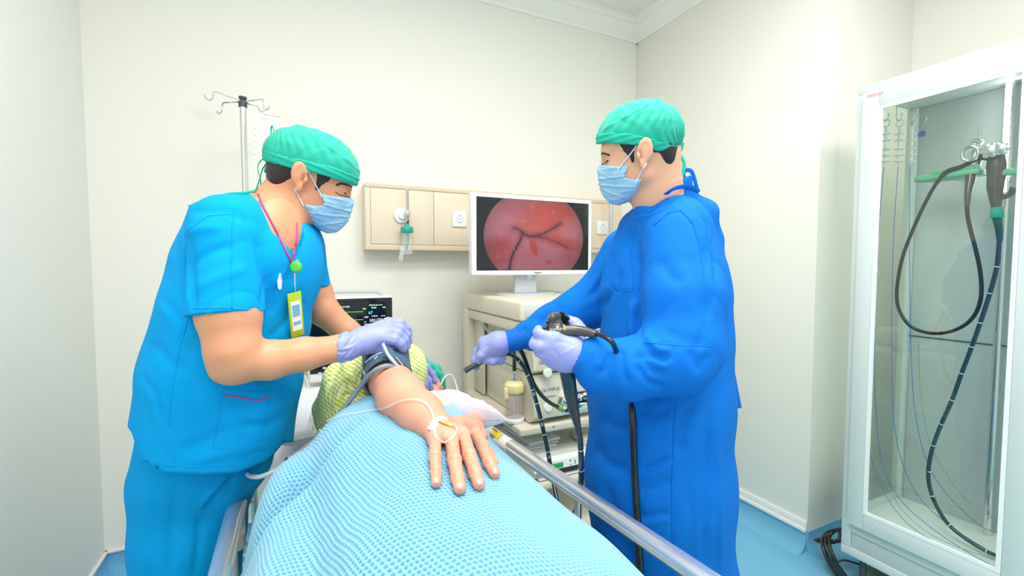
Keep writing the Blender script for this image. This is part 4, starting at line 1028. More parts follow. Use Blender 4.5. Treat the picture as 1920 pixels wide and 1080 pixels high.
# --- head -------------------------------------------------------------
class Head:
    """head-local frame: x forward, y up, z to one side; metres"""
    def __init__(s, ear_px, D, sc, tilt, facing, yaw=0.0, xs=.91, ex=0.0):
        e = j(ear_px[0], ear_px[1], D); v = e / np.linalg.norm(e)
        lat = -v                                            # side of the head that is seen
        f = np.array([facing, 0, 0.]); f = f - lat * (f @ lat); f /= np.linalg.norm(f)
        u = np.cross(lat, f) * (1 if facing > 0 else -1); u = u / np.linalg.norm(u)
        if u[1] < 0: u = -u
        ct, st = math.cos(tilt), math.sin(tilt); f2 = f * ct - u * st; u2 = u * ct + f * st
        cy, sy = math.cos(yaw), math.sin(yaw); f3 = f2 * cy + lat * sy; l3 = lat * cy - f2 * sy
        s.A = np.stack([f3, u2, l3], 1); s.sc = sc
        s.xs = xs; s.ex = ex; s.o = e - s.A @ (np.array([(-.008 + ex) * s.xs, -.012, .085]) * sc)
    xs = .91; ex = 0.0
    def p(s, x, y, z=0): return s.o + s.A @ (np.array([x * s.xs, y, z]) * s.sc)
    def w(s, x, y, z=0): return Vector(c2w(s.p(x, y, z)))
    def ell(s, V_, c, r, k=.01, mode='+', rz=0):
        Rm = s.A.copy()
        if rz: cz, sz = math.cos(rz), math.sin(rz); Rm = s.A @ np.array([[cz, -sz, 0], [sz, cz, 0], [0, 0, 1]])
        V_.ell(s.p(*c), np.array(r) * np.array([s.xs if max(r) > .03 else 1, 1, 1]) * s.sc, k * s.sc, mode, Rm)
    def cone(s, V_, a, b, ra, rb, k=.01, mode='+'): V_.cone(s.p(*a), s.p(*b), ra * s.sc, rb * s.sc, k * s.sc, mode)
    def plane(s, V_, c, n, k=.002): V_.plane(s.p(*c), s.A @ np.array(n, float), k)
    def skull(s, V_, g=0.0):
        s.ell(V_, (-.006, .028, 0), (.096 + g, .077 + g, .0745 + g), .01)
        s.ell(V_, (.035, -.02, 0), (.056 + g, .075 + g, .060 + g), .03)
    def face(s, V_):
        s.skull(V_)
        for z in (-1, 1):
            s.cone(V_, (.0, -.055, .048 * z), (.07, -.088, .012 * z), .018, .018, .03)
            s.ell(V_, (.052, -.032, .035 * z), (.028, .026, .022), .02)
        s.ell(V_, (.055, -.055, 0), (.042, .045, .042), .025)
        s.cone(V_, (.074, -.09, -.008), (.074, -.09, .008), .017, .017, .02)
        s.cone(V_, (.079, .014, -.034), (.079, .014, .034), .013, .013, .014)
        s.cone(V_, (.086, .004, 0), (.097, -.032, 0), .008, .011, .012)
        for z in (-1, 1):
            s.ell(V_, (.091, -.038, .012 * z), (.011, .009, .008), .006)
            s.ell(V_, (.094, -.004, .034 * z), (.015, .012, .016), .014, '-')
            s.ell(V_, (.073, -.004, .032 * z), (.0135, .0125, .0145), .006)
        s.cone(V_, (.096, -.063, -.016), (.096, -.063, .016), .006, .006, .008)
        s.cone(V_, (.094, -.073, -.014), (.094, -.073, .014), .0065, .0065, .008)
        for z in (-1, 1): s.ear(V_, z)
    def ear(s, V_, z):
        s.ell(V_, (-.010 + s.ex, -.006, .072 * z), (.014, .022, .014), .008, rz=.2)
        s.ell(V_, (-.012 + s.ex, -.002, .083 * z), (.0175, .028, .0065), .005, rz=.25)
        s.ell(V_, (-.004 + s.ex, -.033, .082 * z), (.008, .010, .0055), .006)
        s.ell(V_, (-.010 + s.ex, .002, .092 * z), (.0115, .021, .0065), .003, '-', rz=.25)
        s.ell(V_, (-.002 + s.ex, -.010, .089 * z), (.008, .012, .010), .004, '-')
        s.ell(V_, (-.012 + s.ex, -.004, .083 * z), (.007, .016, .0045), .003, rz=.25)
        s.ell(V_, (.004 + s.ex, -.011, .085 * z), (.004, .007, .0055), .003)
    def clip(s, V_, poly, k=.001):
        def fn(X, Y, Z):
            px, py, pz = X - s.o[0], Y - s.o[1], Z - s.o[2]; A = s.A / s.sc
            return poly2d((px * A[0, 0] + py * A[1, 0] + pz * A[2, 0]) / s.xs, px * A[0, 1] + py * A[1, 1] + pz * A[2, 1], poly) * s.sc
        V_.func(fn, (-9,) * 3, (9,) * 3, k, '&')
    def cap(s, par, line):
        top = [(-.13, .2), (.13, .2)]
        V_ = Vol(.0026); s.ell(V_, (-.008, .032, 0), (.105, .080, .0800), .01); s.ell(V_, (.02, .03, 0), (.084, .075, .076), .02); s.clip(V_, line + top)
        v, F = V_.mesh(2); q = (v - s.o) @ s.A / s.sc; q[:, 0] /= s.xs
        N = vnormals(v, F); rng = np.random.RandomState(5)
        ang = np.arctan2(q[:, 2], q[:, 0] + .09); rad = np.hypot(q[:, 0] + .09, q[:, 2])
        up_ = np.clip((q[:, 1] - .035) / .03, 0, 1)
        wr = np.sin(ang * 34 + 3 * np.sin(q[:, 1] * 60)) * .0012 * np.exp(-(q[:, 0] + .085) / .05).clip(0, 1.5)
        seam = np.exp(-((q[:, 1] - .083 + .28 * q[:, 0]) / .0022) ** 2)
        wr = wr + .0016 * seam + up_ * .0016 * np.sin(q[:, 0] * 210 + 14 * q[:, 2] + 2 * np.sin(q[:, 1] * 90)) * np.exp(-((q[:, 1] - .085 + .28 * q[:, 0]) / .03) ** 2)
        wr = wr + .0006 * np.sin(q @ np.array([90, 50, 70]) + 2 * np.sin(q @ np.array([40, -80, 60.]))) 
        v = v + N * (wr * s.sc)[:, None]
        o = sculpt(v, F, 'surgical_cap', 'teal', par)
        V_ = Vol(.0026); s.ell(V_, (-.008, .032, 0), (.1065, .082, .0814), .01); s.ell(V_, (.02, .03, 0), (.0855, .077, .0774), .02)
        s.clip(V_, line + [(x, y + .023) for x, y in line[::-1]])
        v, F = V_.mesh(1); q = (v - s.o) @ s.A / s.sc; N = vnormals(v, F)
        v = v + N * (.0008 * np.sin(q[:, 1] * 500 + 20 * q[:, 0]))[:, None]
        b = sculpt(v, F, 'cap_band', 'tealb', o); return o
    def hair(s, par):
        V_ = Vol(.0026); s.ell(V_, (-.006, .028, 0), (.0985, .080, .0768), .01); s.ell(V_, (.035, -.02, 0), (.0575, .0765, .0615), .03)
        s.ell(V_, (-.06, -.02, 0), (.030, .045, .055), .02)
        polyb = [(-.12, .03), (-.02, .03), (-.026, .0), (-.032, -.018), (-.045, -.032), (-.06, -.048), (-.078, -.058), (-.12, -.06)]
        polys = [(.006, .03), (.048, .03), (.038, .006), (.026, -.010), (.021, -.026), (.016, -.024), (.013, -.004)]
        def fn(X, Y, Z):
            px, py, pz = X - s.o[0], Y - s.o[1], Z - s.o[2]; A = s.A / s.sc
            x = (px * A[0, 0] + py * A[1, 0] + pz * A[2, 0]) / s.xs; y = px * A[0, 1] + py * A[1, 1] + pz * A[2, 1]
            y = y + .002 * np.sin(x * 900) + .001 * np.sin(x * 2300)
            return np.minimum(poly2d(x, y, polyb), poly2d(x, y, polys)) * s.sc
        V_.func(fn, (-9,) * 3, (9,) * 3, .0015, '&')
        v, F = V_.mesh(1); return sculpt(v, F, 'hair', 'hair', par)
    def mask(s, par):
        V_ = Vol(.0022)
        s.ell(V_, (.035, -.02, 0), (.062, .080, .066), .01)
        for z in (-1, 1): s.cone(V_, (.0, -.055, .052 * z), (.07, -.088, .014 * z), .022, .022, .03); s.ell(V_, (.052, -.032, .035 * z), (.032, .030, .026), .02)
        s.ell(V_, (.058, -.055, 0), (.047, .045, .044), .02); s.cone(V_, (.092, -.030, 0), (.086, -.072, 0), .018, .018, .03); s.cone(V_, (.074, -.088, -.006), (.074, -.088, .006), .018, .018, .02)
        s.clip(V_, [(.032, -.029), (.064, -.024), (.092, -.016), (.14, -.010), (.14, -.16), (.03, -.12), (.018, -.088), (.005, -.062), (.025, -.060), (.042, -.053), (.045, -.047)])
        v, F = V_.mesh(1); q = (v - s.o) @ s.A / s.sc; q[:, 0] /= s.xs; N = vnormals(v, F)
        dx, dy = q[:, 0] - .012, q[:, 1] + .074
        t = np.arctan2(dy + .012, dx + .02)
        pl = 0
        for (c0_, sl, w_) in ((-.048, -.05, .0042), (-.064, -.22, .0042), (-.078, -.5, .0038)):
            yy = q[:, 1] - (c0_ + sl * (.1 - q[:, 0]) * .9); pl = pl + .0022 * np.where(yy > 0, np.exp(-(yy / w_) ** 2), -.9 * np.exp(-(yy / (w_ * .6)) ** 2))
        fr_ = np.clip((q[:, 0] - .01) / .02, 0, 1); pl = pl * fr_ + .0007 * np.sin(q @ np.array([170, 220, 120]) + 2 * np.sin(q @ np.array([-90, 140, 60.])))
        pl = pl + .0010 * np.exp(-((q[:, 1] + .026 - .04 * (q[:, 0] - .09)) / .0022) ** 2)
        v = v + N * (pl * s.sc)[:, None]
        o = sculpt(v, F, 'face_mask', 'mask', par)
        return o
    def lids(s, par, m):
        for z in (1, -1):
            pts = [s.w(.0725 + .0135 * math.cos(a) * math.cos(t), -.010 + .0004 * abs(t * 10), (.032 * z) + .0145 * math.sin(t)) for a in (0.15,) for t in np.linspace(-1.1, 1.1, 12)]
            mb = MB(); mb.tube(pts, .0011 * s.sc, n=6, res=2); mb.build('eyelash', m, par, 60)
            v, F = None, None
    def brow(s, par, srf=None):
        for z in (1, -1):
            pts = []
            for t in np.linspace(0, 1, 9):
                zz = (.012 + .034 * t) * z; xx = .0925 - .012 * t ** 2; pts.append(s.w(xx, .0165 + .006 * math.sin(t * 2.4) - .002 * t, zz))
            mb = MB(); mb.tube(pts, [.0016 * s.sc * q for q in (1.6, 2.3, 2.6, 2.6, 2.4, 2.1, 1.7, 1.2, .7)], n=8, res=3); mb.build('eyebrow', 'hair', par, 60)
# --- hand: wrist frame + finger chains ---------------------------------
def hand(V_, wrist, palm_end, normal, width, fingers, thumb, fr=.0085, thick=.013, k=.008):
    """palm from wrist to knuckles; fingers = lists of points from knuckle to tip"""
    wrist, pe, n = np.array(wrist, float), np.array(palm_end, float), np.array(normal, float); n /= np.linalg.norm(n)
    a = pe - wrist; a /= np.linalg.norm(a); side = np.cross(a, n); side /= np.linalg.norm(side)
    m = len(fingers)
    for i, f in enumerate(fingers):
        f = [np.array(p, float) for p in f]; base = wrist + side * ((f[0] - wrist) @ side) * .45
        V_.cone(base, f[0], thick * 1.05, thick * .88, .014)
        r = fr * [1.0, 1.05, 1.0, .9][min(i, 3)] if m == 4 else fr
        rs = [r * 1.18, r * 1.05, r * .98, r * .84][:len(f)]
        if len(f) > 4: rs = list(np.linspace(r * 1.18, r * .82, len(f)))
        for q in range(len(f) - 1): V_.cone(f[q], f[q + 1], rs[q], rs[q + 1], k * .5)
    th = [np.array(p, float) for p in thumb]
    rs = np.linspace(fr * 1.7, fr * 1.05, len(th))
    for q in range(len(th) - 1): V_.cone(th[q], th[q + 1], rs[q], rs[q + 1], .010 if q == 0 else .004)
# ================================================================= bed
RX0, RX1, RZ = -.128, .60, .80
def rxx(y): return .573 + (1.37 - y) * .0795
def bed():
    r = empty('hospital_bed', (.30, 1.0, 0), 'hospital bed with metal side rails and white sheet in the middle of the room', 'bed')
    mb = MB(); mb.bb((-.06, -.02, .50), (.53, 1.93, .60), .02); mb.build('bed_frame', 'beige2', r)
    mb = MB(); mb.bb((-.045, .0, .60), (.515, 1.92, .765), .045, seg=4); mb.build('mattress', 'linen', r, 60)
    for y in (-.04, 1.95):
        mb = MB(); mb.bb((-.06, y - .018, .45), (.53, y + .018, .74), .015); mb.build('end_board', 'pale', r)
    for sx, x in ((0, RX0), (1, RX1)):
        gx = (lambda y: rxx(y)) if sx else (lambda y: RX0)
        z1 = RZ - .028
        y1 = 1.40 if sx else 1.16
        mb = MB()
        mb.tube([(gx(y), y, z) for y, z in ((.12, RZ - .08), (.135, RZ - .012), (.19, RZ), (y1 - .03, RZ), (y1 - .01, RZ - .012), (y1, RZ - .08))], .0195, n=28, res=10); rl = mb.build('side_rail', 'rail', r, 60)
        mb = MB(); mb.tube([(gx(.14), .14, .52), (gx(y1 - .02), y1 - .02, .52)], .016, n=16); mb.build('lower_rail', 'steel', r)
        for y in (.2, .55, .9, y1 - .06):
            mb = MB(); mb.tube([(gx(y), y, RZ - .015), (gx(y), y, .53)], .009, n=12); mb.build('rail_post', 'steel', r)
        ii = 1 if sx == 0 else -1
        for y in (.4, 1.0):
            mb = MB(); mb.bb((gx(y), y - .03, .51), (gx(y) + ii * .085, y + .03, .535), .004); mb.build('rail_bracket', 'beige2', r)
    # latch hardware between left rail and mattress
    mb = MB(); mb.box((-.085, 1.03, .70), (.028, .30, .09), .006); mb.box((-.07, 1.02, .765), (.012, .24, .03), .004); mb.build('latch_plate', 'beige2', r)
    mb = MB(); mb.lathe((-.09, 1.10, .747), [(0, 0), (.012, 0), (.012, .006), (.006, .008), (0, .008)]); mb.build('latch_bolt', 'steel', r)
    mb = MB(); mb.bb((.565, .62, .70), (.585, 1.02, .73), .004); mb.bb((.555, .50, .62), (.58, .56, .70), .004); mb.build('latch_bar', 'beige2', r)
    y1 = 1.40; x = rxx(1.30)
    pts = [(rxx(y1 - .03), y1 - .03, RZ), (rxx(y1 - .175), y1 - .175, RZ)]
    mb = MB(); mb.tube(pts, .0208, n=28); lb = mb.build('rail_label', 'white', r, 60)
    mb = MB()
    n = 8; v = []; R_ = .0216
    for yy in (y1 - .06, y1 - .135):
        for k in range(n + 1): a = math.radians(88 + 62 * k / n); v.append((x + math.cos(a) * R_, yy, RZ + math.sin(a) * R_))
    mb.add(v, [(k, k + 1, n + 2 + k, n + 1 + k) for k in range(n)]); mb.build('warning_sticker', 'yellow', lb, 60)
    for k, (a_, t_) in enumerate(((112, '! CAUTION'), (160, 'NURSING BED'), (172, 'MAX 180 kg'))):
        a = math.radians(a_); nrm = V(math.cos(a), 0, math.sin(a)); tang = V(math.sin(a), 0, -math.cos(a))
        text('printing', t_, V(x, y1 - .062, RZ) + nrm * .0222, .008, 'ink', lb, (0, -1, 0), -tang if tang.z < 0 else tang, depth=.0002)
    for x in (.0, .48):
        for y in (.2, 1.7):
            mb = MB(); mb.tube([(x, y, .08), (x, y, .52)], .022, n=16); l = mb.build('leg', 'pale', r)
            mb = MB(); mb.lathe((x - .02, y, .06), [(0, 0), (.055, 0), (.06, .008), (.06, .032), (.055, .04), (0, .04)], axis=(1, 0, 0)); mb.build('castor', 'dgrey', l)
    # sheet: lies over mattress, rumpled at the left head side
    nx, ny = 120, 200; v = []
    for i in range(nx + 1):
        for k in range(ny + 1):
            a = i / nx; y = .02 + 1.89 * k / ny
            s_ = -.16 + .79 * a                                 # path across the bed, folding down at the sides
            if s_ < -.052: x, z = -.052 - .002, .775 - (-.052 - s_)
            elif s_ > .522: x, z = .522 + .002, .775 - (s_ - .522)
            else: x, z = s_, .777
            nn = mnoise.noise(Vector((x * 9, y * 5, 0))) + .5 * mnoise.noise(Vector((x * 22, y * 14, 3)))
            if -.05 < s_ < .515: z += .006 + .010 * nn * (1 if y > .9 else .3)
            else: x += (-.004 - .006 * abs(nn)) * (1 if s_ < 0 else -1)
            v.append((x, y, z))
    f = [(i * (ny + 1) + k, i * (ny + 1) + k + 1, (i + 1) * (ny + 1) + k + 1, (i + 1) * (ny + 1) + k) for i in range(nx) for k in range(ny)]
    mb = MB(); mb.add(v, f); mb.build('bed_sheet', 'linen', r, 180)
bed()
# white rumpled drape under the patient at the left edge and pillow on the right
def cushion(name, c, ax, ay, az, label, cat, m='linen', seed=1, wr=.006, p=3.2, rt=.35):
    n = 60; v = []; f = []
    c = Vector(c); ax, ay, az = Vector(ax), Vector(ay), Vector(az)
    for side in (1, -1):
        b = len(v)
        for i in range(n + 1):
            for k in range(n + 1):
                u, w_ = -1 + 2 * i / n, -1 + 2 * k / n
                edge = max(0, (1 - abs(u) ** p)) ** .5 * max(0, (1 - abs(w_) ** p)) ** .5
                pin = 1 - .10 * (1 - abs(u)) * abs(w_) ** 2; pin2 = 1 - .10 * (1 - abs(w_)) * abs(u) ** 2
                nn = mnoise.noise(Vector((u * 2.5, w_ * 2.5, seed))) + .6 * mnoise.noise(Vector((u * 6 + w_ * 3, w_ * 4, seed + 5)))
                q = c + ax * (u * pin2) + ay * (w_ * pin) + az * (side * edge) + az.normalized() * (wr * nn * (1 if side > 0 else .6))
                v.append(q)
        for i in range(n):
            for k in range(n): q = b + i * (n + 1) + k; f.append((q, q + 1, q + n + 2, q + n + 1) if side > 0 else (q, q + n + 1, q + n + 2, q + 1))
    mb = MB(); mb.add(v, f); me = mb.mesh()
    bm = bmesh.new(); bm.from_mesh(me); bmesh.ops.remove_doubles(bm, verts=bm.verts, dist=1e-5); bm.to_mesh(me); bm.free()
    return link(me, name, m, None, 180, label=label, cat=cat)
cushion('pillow', (.17, 1.66, .845), (.22, 0, 0), (0, .24, 0), (0, 0, .06), 'white pillow under the patient at the head of the bed', 'pillow', seed=3)
c0, c1 = P(800, 755, 1.18), P(885, 783, 1.10)
cushion('small_pillow', P(846, 768, 1.16), (P(900, 790, 1.1) - P(800, 745, 1.24)) / 2, V(.05, -.07, .02) * .9, V(0.0, -.02, .042), 'small white cushion held between the patient\'s hands near the right rail', 'pillow', seed=8, wr=.004)
# ----------------------------------------------------------------- blanket
def ss(t): t = np.clip(t, 0, 1); return t * t * (3 - 2 * t)
def blanket_height(X, Y):
    top = np.interp(Y, [-.1, .1, .3, .5, .66, .8, 1.0, 1.1], [.86, .90, .945, .972, .992, 1.015, 1.045, 1.05])
    xc = np.interp(Y, [.0, .4, .8, 1.1], [.22, .22, .19, .17])
    wl = np.interp(Y, [.0, .4, .8, 1.1], [.34, .33, .285, .26]); wr = np.interp(Y, [.0, .4, .8, 1.1], [.34, .335, .33, .34])
    w_ = np.where(X < xc, wl, wr); q = np.abs(X - xc) / w_
    prof = np.clip(1 - q ** 2.1, 0, 1) ** .8
    base = np.where(X < xc, .805, .788)
    z = base + (top - base) * prof
    # soft roll along the left edge with a valley beside it
    d = X - (xc - wl * .86)
    z = z + .022 * np.exp(-((d) / .035) ** 2) * ss((Y - .45) * 4) - .018 * np.exp(-((d - .075) / .03) ** 2) * ss((Y - .45) * 4)
    z = z + .006 * np.sin(X * 17 + Y * 9) * np.sin(Y * 13 - X * 4 + 1) + .004 * np.sin(X * 31 - Y * 22)
    return z
def blanket():
    cell = .0080; sub = 5; du = cell / sub
    nu = int(1.0 / du); nv = int(1.15 / du)
    a = np.linspace(0, 1, nu); Yv = np.linspace(-.02, 1.13, nv)
    Lx = np.interp(Yv, [-.02, .3, .5, .75, .86, .95, 1.02, 1.13], [-.07, -.085, -.095, -.124, -.126, -.124, -.116, -.105])
    Rx = np.interp(Yv, [-.02, .45, .6, .8, 1.0, 1.08, 1.13], [.56, .552, .544, .533, .53, .535, .53])
    A, Y = np.meshgrid(a, Yv, indexing='ij')
    X = Lx[None, :] + (Rx - Lx)[None, :] * A
    top_edge = np.interp(X, [-.13, -.06, 0, .07, .16, .25, .35, .46, .55], [.95, .995, 1.035, 1.065, 1.10, 1.11, 1.12, 1.15, 1.15])
    Y2 = Y[:, :] * 1.0
    Y2 = -.02 + (Y - (-.02)) / 1.15 * (top_edge + .02)
    Z = blanket_height(X, Y2)
    sl = Y2 - (top_edge - .125); fd = np.clip((.13 - X) / .12, 0, 1)
    Z = Z - .034 * np.exp(-(sl / .022) ** 2) * fd + .016 * np.exp(-((sl - .065) / .04) ** 2) * fd + .010 * np.exp(-((sl + .05) / .03) ** 2) * fd
    # edges hang down a little over the mattress
    Z = Z - .05 * ss((.045 - (X - Lx[None, :])) / .045) * (X < .2) - .045 * ss((.04 - (Rx[None, :] - X)) / .04) * (X > .2)
    v = np.stack([X, Y2, Z], -1)
    gu = np.gradient(v, axis=0); gv = np.gradient(v, axis=1); N = np.cross(gu, gv); N /= np.linalg.norm(N, axis=-1, keepdims=True)
    uc = (A * 1.0 * .98 + 0 * Y) * (.66 / cell) ; vc = Y2 / cell
    su = np.concatenate([np.zeros((1, nv)), np.cumsum(np.linalg.norm(np.diff(v, axis=0), axis=-1), 0)], 0) / cell
    sv = np.concatenate([np.zeros((nu, 1)), np.cumsum(np.linalg.norm(np.diff(v, axis=1), axis=-1), 1)], 1) / cell
    # waffle weave: raised square ribs around little wells, offset like knitted rows
    su = su - su[nu // 2][None, :]
    wob = .12 * np.sin(su * .9 + sv * .31) + .1 * np.sin(sv * .53 - su * .2)
    cu = su + wob + .28 * sv; cv = sv + .08 * np.sin(su * 1.7)
    fu = np.abs((cu % 1) - .5) * 2; fv = np.abs((cv % 1) - .5) * 2
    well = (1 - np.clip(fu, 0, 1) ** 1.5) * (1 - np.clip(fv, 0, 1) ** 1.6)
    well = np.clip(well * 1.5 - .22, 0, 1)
    v = v + N * (-.0034 * well)[..., None]
    idx = np.arange(nu * nv).reshape(nu, nv)
    F_ = np.stack([idx[:-1, :-1], idx[1:, :-1], idx[1:, 1:], idx[:-1, 1:]], -1).reshape(-1, 4)
    vv = v.reshape(-1, 3)
    me = bpy.data.meshes.new('blanket')
    me.vertices.add(len(vv)); me.vertices.foreach_set('co', vv.astype(np.float32).ravel())
    me.loops.add(len(F_) * 4); me.loops.foreach_set('vertex_index', F_.astype(np.int32).ravel())
    me.polygons.add(len(F_)); me.polygons.foreach_set('loop_start', np.arange(0, len(F_) * 4, 4, dtype=np.int32)); me.polygons.foreach_set('loop_total', np.full(len(F_), 4, np.int32))
    me.update(calc_edges=True)
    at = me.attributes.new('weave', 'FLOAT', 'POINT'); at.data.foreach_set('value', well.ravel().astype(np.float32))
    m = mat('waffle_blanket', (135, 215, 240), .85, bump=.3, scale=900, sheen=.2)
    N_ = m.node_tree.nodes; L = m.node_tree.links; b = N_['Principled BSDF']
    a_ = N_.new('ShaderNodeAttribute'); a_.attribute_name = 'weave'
    mx = N_.new('ShaderNodeMix'); mx.data_type = 'RGBA'; mx.inputs[6].default_value = s2l((142, 190, 212)) + (1,); mx.inputs[7].default_value = s2l((58, 150, 194)) + (1,)  # darker wells: see-through and bounced light inside the holes put into the colour
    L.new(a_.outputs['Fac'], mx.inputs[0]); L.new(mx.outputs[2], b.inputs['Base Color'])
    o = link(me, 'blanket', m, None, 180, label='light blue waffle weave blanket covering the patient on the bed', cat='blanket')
    return o
BLANKET = blanket()
# ================================================================= patient
BS = Surf(BLANKET)
def onb(px, py, lift):
    p = BS.at(px, py, 0)
    n = Vector((0, 0, 1))
    return w2c(np.array(p + n * lift))
def patient():
    root = empty('person', (.2, .9, .77), 'patient in yellow checked gown and green cap lying on the bed under the blanket', 'person')
    A = Vol(.0021)
    fr = .0092
    wr = j(812, 797, .885)
    fingers = {'p': [(816, 838, .016), (816, 872, .015), (818, 896, .010), (818, 914, .008)],
               'r': [(846, 838, .018), (852, 880, .016), (858, 908, .011), (862, 926, .009)],
               'm': [(868, 832, .019), (880, 872, .017), (891, 900, .012), (898, 918, .009)],
               'i': [(889, 822, .018), (905, 852, .016), (917, 880, .012), (927, 897, .009)]}
    C = {k: [onb(*q) for q in v] for k, v in fingers.items()}
    tips = {}
    # upper arm and forearm
    A.chain([j(732, 655, 1.26), j(729, 708, 1.10), j(752, 745, .99), j(790, 777, .93), wr], [.055, .050, .049, .042, .032], .02, sq=1.0)
    for k, rr in (('p', .0092), ('r', .0108), ('m', .0112), ('i', .0110)):
        c = C[k]
        base = wr * .8 + c[0] * .2
        A.cone(wr * .86 + c[0] * .14, c[0], .022, .0155, .014)
        r = [rr * 1.2, rr * 1.1, rr * 1.0, rr * .9]
        for q in range(3): A.cone(c[q], c[q + 1], r[q], r[q + 1], .004)
        A.ell(c[1] + np.array([0, .0012, 0]), (rr * 1.12,) * 3, .004)
        A.ell(c[2], (rr * 1.02,) * 3, .003)
        d = c[1] - c[0]; d = d / np.linalg.norm(d)
    # thumb folded under the far side, index side of the palm
    A.chain([wr * .6 + C['i'][0] * .4 + np.array([.012, -.002, -.012]), onb(893, 812, .012), onb(905, 826, .010)], [.018, .015, .012], .012)
    # lower (other) hand holding on behind, wrist and fingers
    A.chain([j(868, 806, 1.02), j(888, 795, 1.10), j(897, 782, 1.16)], [.027, .024, .018], .01)
    A.chain([j(868, 806, 1.02), j(893, 835, .95), j(915, 850, .90), j(927, 868, .86)], [.024, .017, .0105, .0085], .012)
    A.chain([j(895, 780, 1.16), j(893, 769, 1.18), j(887, 763, 1.17)], [.010, .0085, .0075], .004)
    A.chain([j(900, 787, 1.14), j(906, 780, 1.16), j(902, 773, 1.17)], [.010, .0085, .0075], .004)
    A.chain([j(862, 808, 1.02), w2c((.32, 1.2, .88)), w2c((.22, 1.30, .94))], [.027, .04, .05], .02)
    # trunk, hidden under gown and blanket
    A.chain([w2c((.19, 1.32, .93)), w2c((.20, .95, .88)), w2c((.2, .55, .86)), w2c((.2, .1, .84))], [.10, .095, .085, .06], .03)
    # head lying on its side
    H = Head.__new__(Head); f = np.array([.92, -.30, .22]); f /= np.linalg.norm(f); u = np.array([.30, .95, .05]); u -= f * (u @ f); u /= np.linalg.norm(u); l = np.cross(f, u)
    if l[2] < 0: l = -l
    H.A = WAX @ np.stack([f, u, l], 1); H.sc = .98; H.o = w2c(P(776, 735, 1.48)); 
    H.face(A)
    A.cone(H.p(-.02, -.05, 0), w2c((.2, 1.32, .93)), .055, .06, .03)
    v, F = A.mesh(1); v, F = keep_big(v, F)
    # skin creases on knuckles
    L = []
    for k, xs in (('p', 8), ('r', 10), ('m', 10), ('i', 9)):
        for idx in (1, 2):
            q = project(np.array([C[k][idx]]))[0]
            for dy in (-2.5, 2.5): L.append(([(q[0] - xs, q[1] + dy - 1), (q[0] + xs, q[1] + dy + (2 if k == 'i' else 0))], 1.9, .0016, 'v', 1))
    for a, b in (((818, 812), (822, 832)), ((836, 815), (846, 834)), ((853, 810), (866, 828)), ((868, 800), (884, 818))): L.append(([a, b], 3.5, .0018, 'r'))
    for a, b in (((835, 838), (834, 850)), ((858, 834), (862, 846)), ((880, 826), (885, 838))): L.append(([a, b], 3.5, .0015, 'v'))
    v = folds(v, F, L)
    body = sculpt(v, F, 'body', 'skin2', root)
    SB = Surf(body)
    for k, q, w_ in (('p', (818, 912), 6), ('r', (861, 923), 8), ('m', (897, 915), 8), ('i', (925, 894), 8)):
        t = C[k][3]; d = C[k][3] - C[k][2]; d /= np.linalg.norm(d)
        up_ = np.array([0, .9, .35]); up_ -= d * (up_ @ d); up_ /= np.linalg.norm(up_); s_ = np.cross(d, up_)
        N_ = Vol(.0007); rr = dict(p=.0083, r=.0097, m=.0101, i=.0099)[k]
        c = t + up_ * rr * .62 + d * rr * .15
        N_.ell(c, (rr * .62, rr * .85, rr * .42), .001, rot=np.stack([s_, d, up_], 1))
        vv, FF = N_.mesh(1); sculpt(vv, FF, 'fingernail', 'nail', body)
    # gown
    G = Vol(.004)
    G.ell(w2c((.20, 1.28, .91)), (.14, .20, .15), .02, rot=WAX)
    G.chain([j(752, 690, 1.42), j(735, 688, 1.28), j(724, 698, 1.16)], [.072, .072, .066], .05)
    G.ell(w2c((.22, 1.10, .93)), (.15, .14, .10), .04, rot=WAX)
    G.cone(j(665, 735, 1.18), j(628, 770, 1.20), .085, .055, .05)
    G.ell(j(768, 700, 1.25), (.045, .06, .08), .03)
    G.cone(j(715, 712, 1.10), j(712, 712, 1.0), .046, .046, .004, '-')
    v, F = G.mesh(2); v = wavy(v, F, .006, 26, 3); v = wavy(v, F, .0025, 60, 5)
    v = folds(v, F, [([(668, 668), (652, 690), (660, 715), (672, 735)], 7, .010, 's'), ([(640, 672), (626, 705), (612, 745)], 6, .006, 'v'), ([(655, 700), (640, 730), (625, 770)], 6, .007, 'r'), ([(740, 650), (775, 668), (788, 700)], 6, .006, 'r'), ([(770, 660), (790, 690), (800, 730)], 5, .005, 'v'), ([(640, 745), (660, 740), (676, 740)], 5, .006, 'v')])
    m = mat('checked_cloth', (200, 210, 100), .85, bump=.2, scale=500); N_ = m.node_tree.nodes; Lk = m.node_tree.links; b = N_['Principled BSDF']
    tc = N_.new('ShaderNodeTexCoord'); mp = N_.new('ShaderNodeMapping'); mp.inputs['Rotation'].default_value = (.5, .9, .35); Lk.new(tc.outputs['Object'], mp.inputs[0])
    sx = N_.new('ShaderNodeSeparateXYZ'); Lk.new(mp.outputs[0], sx.inputs[0])
    def stripes(o):
        a = N_.new('ShaderNodeMath'); a.operation = 'MULTIPLY'; a.inputs[1].default_value = 2 * math.pi / .0088; Lk.new(o, a.inputs[0])
        s_ = N_.new('ShaderNodeMath'); s_.operation = 'SINE'; Lk.new(a.outputs[0], s_.inputs[0])
        g = N_.new('ShaderNodeMath'); g.operation = 'MULTIPLY_ADD'; g.inputs[1].default_value = 2.5; g.inputs[2].default_value = .5; g.use_clamp = True; Lk.new(s_.outputs[0], g.inputs[0]); return g.outputs[0]
    s1, s2 = stripes(sx.outputs[0]), stripes(sx.outputs[1])
    ad = N_.new('ShaderNodeMath'); ad.operation = 'ADD'; Lk.new(s1, ad.inputs[0]); Lk.new(s2, ad.inputs[1])
